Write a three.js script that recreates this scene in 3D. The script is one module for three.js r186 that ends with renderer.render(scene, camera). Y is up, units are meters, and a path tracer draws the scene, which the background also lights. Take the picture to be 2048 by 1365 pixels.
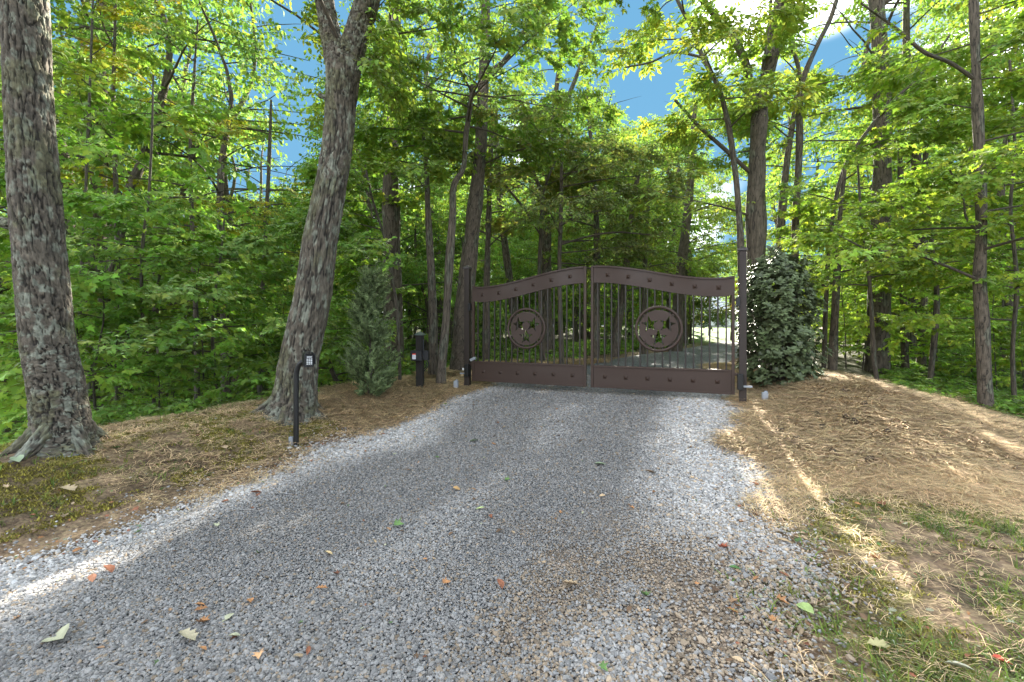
import * as THREE from 'three';
import { mergeGeometries } from 'three/addons/utils/BufferGeometryUtils.js';
import { RoundedBoxGeometry } from 'three/addons/geometries/RoundedBoxGeometry.js';

// ---------------------------------------------------------------- camera, sky, sun, exposure
const scene = new THREE.Scene();
const SKYC = [0.475, 0.61, 0.76];   // cloud: where it starts, where it is full, how bright
const EYE = 1.55, F = 910;
const camera = new THREE.PerspectiveCamera(2 * Math.atan(682.5 / F) * 180 / Math.PI, 2048 / 1365, 0.05, 2000);
camera.position.set(0, EYE, 0);
camera.lookAt(0, EYE, -10);
camera.setViewOffset(2048, 1365, 0, 29.5, 2048, 1365);
const renderer = new THREE.WebGLRenderer({ antialias: true });
renderer.setSize(1024, 682);
renderer.toneMapping = THREE.LinearToneMapping;
renderer.toneMappingExposure = 7;
renderer.shadowMap.enabled = true;
const SUN = new THREE.Vector3(0.314, 0.52, -1).normalize();
const sun = new THREE.DirectionalLight(new THREE.Color(1, 0.93, 0.8), 5);
sun.name = 'sun';
sun.position.copy(SUN).multiplyScalar(90);
sun.target.position.set(0, 0, 0);
sun.castShadow = true;
sun.shadow.mapSize.set(4096, 4096);
Object.assign(sun.shadow.camera, { left: -40, right: 40, top: 40, bottom: -40, near: 1, far: 220 });
scene.add(sun, sun.target);

// ---------------------------------------------------------------- noise and random numbers
function rng(seed) { let a = seed >>> 0; return () => { a = (a + 0x6d2b79f5) | 0; let t = Math.imul(a ^ (a >>> 15), 1 | a); t = (t + Math.imul(t ^ (t >>> 7), 61 | t)) ^ t; return ((t ^ (t >>> 14)) >>> 0) / 4294967296; }; }
function hash(x, y, z = 0) { let h = Math.imul(x | 0, 374761393) + Math.imul(y | 0, 668265263) + Math.imul(z | 0, 2147483647 ^ 0x5bd1e995); h = Math.imul(h ^ (h >>> 13), 1274126177); h ^= h >>> 16; return (h >>> 0) / 4294967296; }
const fade = (t) => t * t * (3 - 2 * t);
const lerp = (a, b, t) => a + (b - a) * t;
const clamp = (x, a = 0, b = 1) => Math.min(b, Math.max(a, x));
const smooth = (a, b, x) => fade(clamp((x - a) / (b - a)));
function vnoise(x, y, seed = 0, wx = 0, wy = 0) {
  const ix = Math.floor(x), iy = Math.floor(y), u = fade(x - ix), v = fade(y - iy);
  const X = (i) => wx ? ((i % wx) + wx) % wx : i, Y = (i) => wy ? ((i % wy) + wy) % wy : i;
  return lerp(lerp(hash(X(ix), Y(iy), seed), hash(X(ix + 1), Y(iy), seed), u), lerp(hash(X(ix), Y(iy + 1), seed), hash(X(ix + 1), Y(iy + 1), seed), u), v);
}
function fbm(x, y, seed = 0, oct = 4, wx = 0, wy = 0) { let s = 0, a = 0.5, n = 0; for (let i = 0; i < oct; i++) { s += a * vnoise(x, y, seed + i * 17, wx, wy); n += a; x *= 2; y *= 2; wx *= 2; wy *= 2; a *= 0.5; } return s / n; }
function vnoise3(x, y, z, seed) { const iz = Math.floor(z), t = fade(z - iz); return lerp(vnoise(x, y, seed + iz * 101), vnoise(x, y, seed + (iz + 1) * 101), t); }
function fbm3(x, y, z, seed, oct) { let s = 0, a = 0.5, n = 0; for (let i = 0; i < oct; i++) { s += a * vnoise3(x, y, z, seed + i * 7919); n += a; x *= 2.03; y *= 2.03; z *= 2.03; a *= 0.5; } return s / n; }
// cells: [distance to the nearest point, to the second, id]; wraps at wx, wy
function cells(x, y, seed, wx = 0, wy = 0) {
  const ix = Math.floor(x), iy = Math.floor(y); let a = 9, b = 9, id = 0;
  for (let j = -1; j <= 1; j++) for (let i = -1; i <= 1; i++) {
    let cx = ix + i, cy = iy + j; const hx = wx ? ((cx % wx) + wx) % wx : cx, hy = wy ? ((cy % wy) + wy) % wy : cy;
    const dx = cx + 0.12 + 0.76 * hash(hx, hy, seed) - x, dy = cy + 0.12 + 0.76 * hash(hx, hy, seed + 51) - y, d = Math.sqrt(dx * dx + dy * dy);
    if (d < a) { b = a; a = d; id = hash(hx, hy, seed + 99); } else if (d < b) b = d;
  }
  return [a, b, id];
}

// ---------------------------------------------------------------- sky: blue with drifting white cloud, the same in every direction
{
  const W = 1024, H = 512, data = new Float32Array(W * H * 4);
  for (let j = 0; j < H; j++) for (let i = 0; i < W; i++) {
    const el = ((j + 0.5) / H - 0.5) * Math.PI, az = ((i + 0.5) / W - 0.5) * 2 * Math.PI, y = Math.sin(el);
    const x = Math.cos(el) * Math.cos(az), z = Math.cos(el) * Math.sin(az), h = clamp(y);
    const d = fbm3(x * 3.1 + 15.5, y * 5.2 + 3, z * 3.1 + 34.4, 5, 5), c = smooth(SKYC[0], SKYC[1], d);
    const blue = [lerp(0.036, 0.021, h), lerp(0.08, 0.062, h), lerp(0.122, 0.106, h)];
    const cloud = SKYC[2] * (0.75 + 0.5 * fbm3(x * 6 + 1, y * 9, z * 6, 31, 4));
    const k = (j * W + i) * 4;
    for (let q = 0; q < 3; q++) data[k + q] = lerp(blue[q], cloud * [0.97, 1.0, 1.05][q], c);
    data[k + 3] = 1;
  }
  const sky = new THREE.DataTexture(data, W, H, THREE.RGBAFormat, THREE.FloatType);
  sky.mapping = THREE.EquirectangularReflectionMapping;
  sky.magFilter = THREE.LinearFilter; sky.minFilter = THREE.LinearFilter; sky.wrapS = THREE.RepeatWrapping;
  sky.needsUpdate = true;
  scene.background = sky; scene.environment = sky;
}

// ---------------------------------------------------------------- names
const taken = {};
function numbered(n) { const k = taken[n] = (taken[n] ?? -1) + 1; return k ? `${n}_${String(k).padStart(3, '0')}` : n; }
function tag(o, label, category, group) { o.userData.label = label; o.userData.category = category; if (group) o.userData.group = group; return o; }
function shade(o) { o.castShadow = true; o.receiveShadow = true; return o; }
function thing(name, label, category, pos = [0, 0, 0], turn = 0, group) {
  const o = new THREE.Group(); o.name = numbered(name); o.position.set(...pos); o.rotation.y = turn; scene.add(o);
  return tag(o, label, category, group);
}
function part(name, geo, mat, parent) { const m = shade(new THREE.Mesh(geo, mat)); m.name = name; parent.add(m); return m; }
function structure(name, geo, mat) { const m = shade(new THREE.Mesh(geo, mat)); m.name = numbered(name); m.userData.kind = 'structure'; scene.add(m); return m; }
function copies(name, geo, mat, list, parent) {  // list of [matrix, colour]
  const m = shade(new THREE.InstancedMesh(geo, mat, list.length)); m.name = parent ? name : numbered(name); m.userData.kind = 'stuff';
  list.forEach(([a, c], i) => { m.setMatrixAt(i, a); m.setColorAt(i, c); });
  (parent ?? scene).add(m); return m;
}
const V = (x, y, z) => new THREE.Vector3(x, y, z), C = (r, g, b) => new THREE.Color().setRGB(r, g, b);
const placed = (p, q, s) => new THREE.Matrix4().compose(p, q, s);
const UP = V(0, 1, 0);
const euler = (x, y, z, o = 'YXZ') => new THREE.Quaternion().setFromEuler(new THREE.Euler(x, y, z, o));

// ---------------------------------------------------------------- the lie of the land (Z is depth, -z)
function spline(pts, x) {
  if (x <= pts[0][0]) return pts[0][1];
  for (let i = 1; i < pts.length; i++) if (x <= pts[i][0]) {
    const [x0, y0] = pts[i - 1], [x1, y1] = pts[i], a = pts[i - 2] ?? pts[i - 1], b = pts[i + 1] ?? pts[i], w = x1 - x0, t = (x - x0) / w;
    const m0 = (y1 - a[1]) / (x1 - a[0]) * w, m1 = (b[1] - y0) / (b[0] - x0) * w;
    return (2 * t ** 3 - 3 * t * t + 1) * y0 + (t ** 3 - 2 * t * t + t) * m0 + (3 * t * t - 2 * t ** 3) * y1 + (t ** 3 - t * t) * m1;
  }
  return pts[pts.length - 1][1];
}
const ROAD_H = [[-40, -0.6], [-12, -0.06], [-7, 0], [-4.6, 0.045], [-2.5, 0.16], [-1, 0.335], [0, 0.45], [2, 0.55], [7, 0.7], [14, 0.78], [30, 0.98], [60, 1.38], [130, 1.6], [400, 2]];
const rs = (x, Z) => { const dx = x - 1.22, dz = Z - 7.21, s = 0.42 * dx + 0.9075 * dz, r = 0.9075 * dx - 0.42 * dz; return [s > 0 ? r - 0.022 * s * Math.min(s, 9) : r, s]; };
const halfWidth = (s) => lerp(2.26, 1.5, smooth(0.5, 4.5, s));
function H(x, z) {
  const [r, s] = rs(x, -z), w = halfWidth(s), hr = spline(ROAD_H, s);
  let h = hr;
  const rough = (fbm(x * 1.7, z * 1.7, 3, 3) - 0.5) * 0.09 + (fbm(x * 7, z * 7, 4, 2) - 0.5) * 0.03;
  if (r < 0) {
    const a = -r - w;
    h = lerp(hr, Math.max(hr, 0.46), smooth(-0.1, 1.3, a));
    const slope = lerp(0.42, 0.0, smooth(-1, 9, s)), d = Math.max(0, a - 1.75);
    h -= 7 * (1 - Math.exp(-slope * d * d / (d + 0.5) / 7));
    h += rough * smooth(0, 0.8, a);
  } else {
    const a = r - w;
    h += 0.2 * Math.exp(-(((s - 1.2) / 1.9) ** 2)) * smooth(0.15, 1.0, a) * (1 - smooth(1.2, 3.2, a));
    const d = Math.max(0, a - 1.4), slope = lerp(0.17, 0.0, smooth(5, 13, s));
    h -= 3 * (1 - Math.exp(-slope * d / 3));
    h += rough * smooth(0, 0.8, a);
  }
  h += (fbm(x * 2.3, z * 2.3, 9, 2) - 0.5) * 0.03;
  return h;
}
const P = (px, py, Z) => V((px - 1024) / F * Z, EYE + (653 - py) / F * Z, -Z);      // a point seen at that place of the photo, Z metres ahead
function onGround(px, py) {                                                         // where the sight line through that place meets the ground
  const u = (px - 1024) / F, v = (653 - py) / F;
  let a = 1;
  for (let Z = 1; Z < 140; Z *= 1.02) { if (EYE + v * Z < H(u * Z, -Z)) { let lo = a, hi = Z; for (let i = 0; i < 20; i++) { const m = (lo + hi) / 2; EYE + v * m < H(u * m, -m) ? hi = m : lo = m; } return V(u * lo, H(u * lo, -lo), -lo); } a = Z; }
  return P(px, py, a);
}
const toPhoto = (p) => [1024 + F * p.x / -p.z, 653 - F * (p.y - EYE) / -p.z];

// ---------------------------------------------------------------- textures
function dataTexture(w, h, fn, srgb) {
  const d = new Uint8Array(w * h * 4);
  for (let j = 0; j < h; j++) for (let i = 0; i < w; i++) { const c = fn(i / w, j / h), k = (j * w + i) * 4; for (let q = 0; q < 3; q++) d[k + q] = clamp(c[q] ?? c[0]) * 255; d[k + 3] = 255; }
  const t = new THREE.DataTexture(d, w, h); t.wrapS = t.wrapT = THREE.RepeatWrapping; t.magFilter = THREE.LinearFilter; t.minFilter = THREE.LinearFilter; if (srgb) t.colorSpace = THREE.SRGBColorSpace; t.needsUpdate = true; return t;
}
const sr = (x) => x <= 0.0031308 ? x * 12.92 : 1.055 * Math.pow(x, 1 / 2.4) - 0.055;
const rgbT = (r, g, b) => [sr(r), sr(g), sr(b)];
const groundDetail = dataTexture(1024, 1024, (u, v) => {        // 1.6 m of crumbs, bits of leaf and needle
  const n = fbm(u * 16, v * 16, 21, 6, 16, 16), c = cells(u * 70, v * 70, 8, 70, 70), k = cells(u * 22, v * 40, 18, 22, 40);
  let b = 0.55 + 0.75 * (n - 0.5) + 0.35 * (c[2] - 0.5); if (k[0] < 0.22 && k[2] > 0.6) b += 0.22;
  return rgbT(b * 0.95, b * (0.9 + 0.1 * c[2]), b * (0.82 + 0.1 * n));
}, true);
const groundBump = dataTexture(1024, 1024, (u, v) => { const c = cells(u * 60, v * 60, 8, 60, 60); return [0.5 * fbm(u * 32, v * 32, 77, 5, 32, 32) + 0.5 * (1 - c[0])]; });
const gravelMap = dataTexture(2048, 2048, (u, v) => {           // 2 m of crushed stone
  const c = cells(u * 95, v * 95, 3, 95, 95), c2 = cells(u * 47, v * 47, 13, 47, 47), edge = smooth(0, 0.16, c[1] - c[0]), e2 = smooth(0, 0.1, c2[1] - c2[0]);
  const big = c2[2] > 0.9, id = big ? c2[2] * 2.6 % 1 : c[2], e = big ? e2 : edge, d = fbm(u * 8, v * 8, 5, 3, 8, 8);
  const b = (0.13 + 0.3 * id * id + 0.1 * (d - 0.5)) * (0.25 + 0.75 * e);
  return rgbT(b * 0.99, b, b * 1.05);
}, true);
const gravelBump = dataTexture(1024, 1024, (u, v) => { const c = cells(u * 95, v * 95, 3, 95, 95); return [smooth(0, 0.5, c[1] - c[0]) * (0.5 + 0.5 * c[2])]; });
function barkHeight(x, y, wx, wy, seed = 0) {                    // plates; x across in cells, y along
  const n = fbm(x * 1.25, y * 0.42, 61 + seed, 3, Math.round(wx * 1.25), wy ? Math.round(wy * 0.42) : 0), m = fbm(x * 1.7 + 3, y * 0.9, 63 + seed, 3, Math.round(wx * 1.7), wy ? Math.round(wy * 0.9) : 0);
  const furrow = smooth(0.0, 0.07, Math.abs(n - 0.5)), fine = smooth(0.0, 0.09, Math.abs(m - 0.5));
  const c = cells(x * 0.5, y * 0.9 + m * 1.2, 71 + seed, Math.round(wx / 2), wy ? Math.round(wy * 0.9) : 0), crack = smooth(0.0, 0.13, c[1] - c[0]);
  return furrow * (0.45 + 0.3 * fine + 0.25 * crack) * (0.75 + 0.25 * c[2]);
}
const barkMap = dataTexture(512, 1024, (u, v) => {
  const h = barkHeight(u * 12, v * 9, 12, 9), n = fbm(u * 24, v * 12, 33, 5, 24, 12), l = smooth(0.56, 0.68, fbm(u * 4, v * 4, 41, 4, 4, 4));
  const b = (0.25 + 0.75 * h) * (0.6 + 0.8 * n);
  return rgbT(lerp(0.125 * b, 0.16 * b, l), lerp(0.10 * b, 0.155 * b, l), lerp(0.075 * b, 0.115 * b, l));
}, true);
const barkBump = dataTexture(512, 1024, (u, v) => [0.8 * barkHeight(u * 12, v * 9, 12, 9) + 0.2 * fbm(u * 24, v * 12, 33, 5, 24, 12)]);
const speckle = dataTexture(512, 512, (u, v) => { const n = fbm(u * 16, v * 16, 91, 5, 16, 16); return [0.72 + 0.5 * (n - 0.5)]; }, true);

const std = (o) => new THREE.MeshStandardMaterial(o);
const paintRough = dataTexture(512, 512, (u, v) => [0.42 + 0.3 * fbm(u * 3, v * 3, 15, 3, 3, 3)]);
const M = {
  ground: std({ vertexColors: true, map: groundDetail, bumpMap: groundBump, bumpScale: 0.02, roughness: 0.95 }),
  gravel: std({ vertexColors: true, map: gravelMap, bumpMap: gravelBump, bumpScale: 0.012, roughness: 0.9 }),
  stone: std({ color: 0xffffff, roughness: 0.85, flatShading: true }),
  bark: std({ map: barkMap, bumpMap: barkBump, bumpScale: 0.012, roughness: 0.95 }),
  bigBark: std({ vertexColors: true, map: speckle, roughness: 0.95 }),
  leaf: new THREE.MeshPhysicalMaterial({ vertexColors: true, transmission: 0.46, roughness: 0.93, thickness: 0, specularIntensity: 0.5 }),
  glossyLeaf: std({ vertexColors: true, roughness: 0.52 }),
  juniper: std({ vertexColors: true, roughness: 0.8 }),
  dry: std({ vertexColors: true, roughness: 0.85 }),
  gate: std({ color: C(0.037, 0.0182, 0.0108), roughnessMap: paintRough, roughness: 1 }),
  gateBar: std({ color: C(0.017, 0.0105, 0.008), roughness: 0.5 }),
  blackMetal: std({ color: C(0.012, 0.012, 0.013), roughness: 0.42, map: speckle }),
  blackPlastic: std({ color: C(0.016, 0.016, 0.018), roughness: 0.5 }),
  darkWood: std({ color: C(0.03, 0.024, 0.02), roughness: 0.85, map: speckle }),
  greyMetal: std({ color: C(0.30, 0.32, 0.35), roughness: 0.45, metalness: 0.3 }),
  capMetal: std({ color: C(0.12, 0.15, 0.14), roughness: 0.4, metalness: 0.4 }),
  white: std({ color: C(0.75, 0.75, 0.75), roughness: 0.5 }),
};
// ---------------------------------------------------------------- ground sheet
const axis = (lo, hi, step, far, grow) => { const a = []; for (let x = lo; x <= hi + 1e-6; x += step) a.push(x); let d = step; for (let x = hi + step; x < far; x += d) { a.push(x); d *= grow; } d = step; for (let x = lo - step; x > -far; x -= d) { a.unshift(x); d *= grow; } return a; };
function soilColor(x, z, out) {
  const Z = -z, [r, s] = rs(x, Z), w = halfWidth(s), a = Math.abs(r) - w, n = fbm(x * 0.9, z * 0.9, 55, 4), m = fbm(x * 2.6, z * 2.6, 66, 4), k = fbm(x * 9, z * 9, 67, 3);
  let c = [0.30, 0.205, 0.13];                                                       // soil
  const mix = (d, t) => { c = c.map((v, i) => lerp(v, d[i], clamp(t))); };
  mix([0.27, 0.175, 0.11], smooth(0.5, 0.7, k));
  if (r < 0) {
    mix([0.19, 0.165, 0.03], smooth(0.40, 0.56, m * 0.7 + k * 0.3) * smooth(0.35, 0.95, a) * (1 - smooth(-2.6, -1.4, s)) * 0.92);   // moss
    mix([0.25, 0.145, 0.065], smooth(-2.9, -2.0, s + (n - 0.5) * 1.4) * (1 - smooth(2.0, 2.6, a)) * (1 - smooth(3, 6, s)));               // pine straw
  } else {
    mix([0.13, 0.125, 0.02], smooth(0.44, 0.58, m) * smooth(0.0, 0.6, a) * 0.8);
    mix([0.23, 0.14, 0.068], smooth(-3.3, -2.1, s + (n - 0.5) * 2.2) * (1 - smooth(2.7, 4.0, a + (n - 0.5) * 2)) * (1 - smooth(6, 9, s)));
    mix([0.09, 0.12, 0.025], smooth(2.5, 4.2, a + (m - 0.5) * 2) * (1 - smooth(2, 4, s)) * 0.8);
  }
  mix([0.13, 0.085, 0.05], smooth(0.52, 0.66, fbm(x * 4, z * 4, 68, 4)) * 0.75);
  const wood = Math.max(smooth(1.9, 2.8, r < 0 ? a : a - 1.6), s > 2 ? smooth(0.3, 1.4, a) * smooth(2, 5, s) : 0);
  mix([lerp(0.10, 0.05, n), lerp(0.075, 0.085, n), lerp(0.04, 0.02, n)], wood * 0.9);
  const lawn = smooth(11, 17, s + (n - 0.5) * 3) * smooth(2, 7, x - (Z - 14) * 0.22) * (1 - smooth(0.53, 0.62, x / Z));
  mix([0.13, 0.22, 0.035], lawn);
  out.push(...c.map((v) => v * 1.3));
  return out;
}
{
  const xs = axis(-6.5, 8, 0.055, 320, 1.07), zs = axis(-10, 0.5, 0.055, 320, 1.07), pos = [], col = [], uv = [], idx = [];
  for (const z of zs) for (const x of xs) { pos.push(x, H(x, z), z); soilColor(x, z, col); uv.push(x / 1.6, z / 1.6); }
  const n = xs.length;
  for (let j = 0; j + 1 < zs.length; j++) for (let i = 0; i + 1 < n; i++) { const a = j * n + i; idx.push(a, a + n, a + 1, a + 1, a + n, a + n + 1); }
  const g = new THREE.BufferGeometry();
  g.setAttribute('position', new THREE.Float32BufferAttribute(pos, 3)); g.setAttribute('color', new THREE.Float32BufferAttribute(col, 3)); g.setAttribute('uv', new THREE.Float32BufferAttribute(uv, 2));
  g.setIndex(idx); g.computeVertexNormals();
  structure('ground', g, M.ground);
}
// ---------------------------------------------------------------- driveway: a strip of crushed stone, dished at its ragged edges
const roadPoint = (r, s) => { const c = s > 0 ? r + 0.022 * s * Math.min(s, 9) : r; return [1.22 + 0.42 * s + 0.9075 * c, 7.21 + 0.9075 * s - 0.42 * c]; };
const edgeWobble = (s, side) => (fbm(s * 1.3, side * 9 + 4, 12, 4) - 0.5) * 0.75;
function gravelTint(r, s) {
  const n = fbm(r * 1.3, s * 0.8, 88, 4), w = halfWidth(s), pale = clamp(smooth(0.42, 0.9, Math.abs(r + 0.1) * (r > 0 && s > -4 ? 1.1 : 1) / w + (n - 0.5) * 0.6));
  const dirt = smooth(0.5, 1.9, r + (fbm(r * 2, s * 2, 23, 4) - 0.5) * 2.2) * (1 - smooth(-4.4, -2.9, s));
  const crown = Math.exp(-((r / 0.32) ** 2)) * smooth(0.4, 0.65, fbm(r * 2 + 9, s * 1.1, 91, 4)), rut = Math.exp(-(((Math.abs(r) - 0.85) / 0.3) ** 2));
  return { pale: clamp(pale + 0.3 * crown - 0.25 * rut), dirt, n };
}
{
  const ss = []; for (let s = -9; s < 3; s += 0.08) ss.push(s); for (let s = 3, d = 0.1; s < 17; s += d) { ss.push(s); d *= 1.05; }
  const N = 64, pos = [], col = [], uv = [], idx = [];
  for (const s of ss) for (let i = 0; i <= N; i++) {
    const t = i / N * 2 - 1, w = halfWidth(s) + edgeWobble(s, t < 0 ? -1 : 1) * Math.abs(t) ** 3, r = t * w, [x, Z] = roadPoint(r, s), e = smooth(1, 0.86, Math.abs(t));
    pos.push(x, H(x, -Z) + lerp(-0.025, 0.01, e), -Z); uv.push(x / 2, Z / 2);
    const g = gravelTint(r, s), b = lerp(0.85, 1.12, g.pale * (1 - 0.7 * g.dirt)) * (0.88 + 0.3 * (g.n - 0.3));
    col.push(lerp(b, 1.5, g.dirt), lerp(b, 1.12, g.dirt), lerp(b, 0.78, g.dirt));
  }
  for (let j = 0; j + 1 < ss.length; j++) for (let i = 0; i < N; i++) { const a = j * (N + 1) + i; idx.push(a, a + 1, a + N + 1, a + 1, a + N + 2, a + N + 1); }
  const g = new THREE.BufferGeometry();
  g.setAttribute('position', new THREE.Float32BufferAttribute(pos, 3)); g.setAttribute('color', new THREE.Float32BufferAttribute(col, 3)); g.setAttribute('uv', new THREE.Float32BufferAttribute(uv, 2));
  g.setIndex(idx); g.computeVertexNormals();
  structure('driveway', g, M.gravel);
}
const inView = (p, m = 60) => { if (p.z > -0.8) return false; const [x, y] = toPhoto(p); return x > -m && x < 2048 + m && y > -m && y < 1365 + m; };

// ---------------------------------------------------------------- loose stones
function stoneGeometry(seed) {
  const R = rng(seed), g = new THREE.IcosahedronGeometry(1, 0), p = g.attributes.position, map = {};
  const s = [0.85 + 0.5 * R(), 0.5 + 0.25 * R(), 0.65 + 0.4 * R()];
  for (let i = 0; i < p.count; i++) { const k = [p.getX(i), p.getY(i), p.getZ(i)].map((v) => v.toFixed(3)).join(); const f = map[k] ??= 0.72 + 0.5 * R(); p.setXYZ(i, p.getX(i) * f * s[0], p.getY(i) * f * s[1], p.getZ(i) * f * s[2]); }
  g.deleteAttribute('uv'); g.computeVertexNormals(); return g;
}
{
  const R = rng(404), lists = [[], [], [], []];
  const put = (x, Z, size, c) => {
    const y = H(x, -Z) + 0.014 + size * 0.45;
    lists[Math.floor(R() * 4)].push([placed(V(x, y, -Z), euler((R() - 0.5) * 1.1, R() * 6.28, (R() - 0.5) * 1.1), V(size, size, size)), c]);
  };
  for (let i = 0; i < 560000; i++) {
    const s = -6.4 + 8.4 * R() ** 1.35, side = R() * 2 - 1, w = halfWidth(s), r = side * (w + 0.55), [x, Z] = roadPoint(r, s);
    if (Z < 1.6 || !inView(V(x, H(x, -Z), -Z), 30)) continue;
    const a = Math.abs(r) - w - edgeWobble(s, side < 0 ? -1 : 1), keep = a < -0.12 ? 1 : Math.exp(-(a + 0.12) * 9);
    if (R() > keep * clamp(1.15 - Z * 0.06)) continue;
    const g = gravelTint(r, s);
    if (g.dirt > 0.5 && R() < (g.dirt - 0.5) * 1.1 + 0.25 * smooth(0.5, 0.6, fbm(x * 3, Z * 3, 19, 3))) continue;
    const size = (0.007 + 0.0075 * R() * R()) * lerp(1, 1.45, smooth(3, 7, Z)) * (R() < 0.04 ? 1.7 : 1) * lerp(lerp(0.62, 0.9, smooth(3.2, 1.8, Z)), 1, g.pale);
    let b = lerp(0.195, 0.44, g.pale * (1 - 0.75 * g.dirt) * (0.4 + 0.6 * R())) * (0.55 + 0.85 * R());
    const warm = R() < 0.1 + 0.5 * g.dirt ? 1 : 0, hue = (R() - 0.5) * 0.06;
    put(x, Z, size, warm ? C(b * 1.15, b * 0.88, b * 0.62) : C(b * (1.03 + hue), b * 0.98, b * (0.94 - hue)));
  }
  lists.forEach((l, i) => tag(copies('gravel_stones', stoneGeometry(10 + i), M.stone, l), 'loose grey crushed limestone covering the driveway', 'gravel'));
}

// ---------------------------------------------------------------- blades, needles and leaves as small meshes
class Mesher {
  constructor() { this.p = []; this.c = []; this.i = []; }
  tri(a, b, c, col) { const n = this.p.length / 3; for (const v of [a, b, c]) { this.p.push(v.x, v.y, v.z); this.c.push(...col); } this.i.push(n, n + 1, n + 2); }
  fan(mid, ring, col, vary) { const n = this.p.length / 3; [mid, ...ring].forEach((v, j) => { this.p.push(v.x, v.y, v.z); const f = vary && j ? 0.55 + 0.5 * vary() : 1; this.c.push(col[0] * f, col[1] * f, col[2] * f); }); for (let k = 1; k <= ring.length; k++) this.i.push(n, n + k, n + 1 + k % ring.length); }
  strip(pts, wid, side, col) { const n = this.p.length / 3; pts.forEach((q, k) => { for (const s of [-1, 1]) { this.p.push(q.x + side.x * s * wid[k], q.y + side.y * s * wid[k], q.z + side.z * s * wid[k]); this.c.push(...col); } }); for (let k = 0; k + 1 < pts.length; k++) { const a = n + 2 * k; this.i.push(a, a + 2, a + 1, a + 1, a + 2, a + 3); } }
  build() { const g = new THREE.BufferGeometry(); g.setAttribute('position', new THREE.Float32BufferAttribute(this.p, 3)); g.setAttribute('color', new THREE.Float32BufferAttribute(this.c, 3)); g.setIndex(this.i); g.computeVertexNormals(); return g; }
}
const OUT = {
  maple: [[0, 0], [0.2, -0.04], [0.46, 0.06], [0.26, 0.24], [0.56, 0.52], [0.24, 0.5], [0.14, 0.72], [0, 1.02]],
  oval: [[0, 0], [0.17, 0.14], [0.27, 0.42], [0.2, 0.72], [0, 1]],
  slim: [[0, 0], [0.13, 0.25], [0.15, 0.55], [0.08, 0.8], [0, 1]],
  oak: [[0, 0], [0.1, 0.1], [0.26, 0.2], [0.16, 0.32], [0.34, 0.46], [0.2, 0.58], [0.27, 0.74], [0.12, 0.84], [0, 1]],
};
function leaf(m, kind, q, at, size, col, fold = 0.18, curl = 0.15, wide = 1, vary) {    // along +z of q, facing +y
  const o = OUT[kind], f = ([x, y]) => V(x * wide * size, (fold * Math.abs(x) - curl * y * y) * size, y * size).applyQuaternion(q).add(at);
  const right = o.map(f), left = o.slice(1, -1).reverse().map(([x, y]) => f([-x, y]));
  m.fan(f([0, 0.42]), [...right, ...left], col, vary);
}
function twig(m, a, b, r, col) {
  const d = b.clone().sub(a).normalize(), s = V(0, 1, 0).cross(d).normalize(), u = d.clone().cross(s);
  for (let k = 0; k < 3; k++) { const A = k * 2.094, B = A + 2.094, off = (t) => s.clone().multiplyScalar(Math.cos(t) * r).addScaledVector(u, Math.sin(t) * r); m.tri(a.clone().add(off(A)), b.clone(), a.clone().add(off(B)), col); }
}
// a spray: a twig along +x carrying leaves on both sides, more or less flat
function sprayGeometry(seed, kind, n, len, size, flat, wide = 1) {
  const R = rng(seed), m = new Mesher(), brown = [0.9, 0.5, 0.45];
  for (let b = 0; b < 3; b++) {
    const yaw = b === 0 ? 0 : (b === 1 ? 0.75 : -0.75) + (R() - 0.5) * 0.3, L = len * (b ? 0.75 : 1), start = V(b ? len * 0.25 : 0, 0, 0), dir = V(Math.cos(yaw), (R() - 0.5) * 0.2, Math.sin(yaw));
    twig(m, start, start.clone().addScaledVector(dir, L), 0.004, brown);
    for (let k = 0; k < n; k++) {
      const t = (k + 0.7) / n, side = k % 2 ? 1 : -1, at = start.clone().addScaledVector(dir, L * t); at.y -= 0.06 * t * t * L;
      const heading = -yaw + Math.PI / 2 + (k === n - 1 ? 0 : side * (0.75 + 0.4 * R())), z = size * (0.65 + 0.6 * R()), v = 0.72 + 0.6 * R(), y = R();
      leaf(m, kind, euler(0.15 + (R() - 0.4) * flat, heading, (R() - 0.5) * flat * 1.4), at, z, [v * (0.9 + 0.45 * y * y), v, v * (0.8 + 0.3 * R())], 0.2 * R(), 0.1 + 0.2 * R(), wide);
    }
  }
  return m.build();
}
const SPRAY = {
  maple: [1, 2, 3].map((k) => sprayGeometry(100 + k, 'maple', 7, 0.34, 0.076, 0.8)),
  beech: [1, 2, 3].map((k) => sprayGeometry(200 + k, 'oval', 8, 0.36, 0.078, 1.1)),
  hickory: [1, 2].map((k) => sprayGeometry(300 + k, 'slim', 8, 0.4, 0.13, 0.8, 1.3)),
  far: [1, 2, 3].map((k) => sprayGeometry(400 + k, 'oval', 10, 0.62, 0.098, 1.6)),
};

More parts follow.
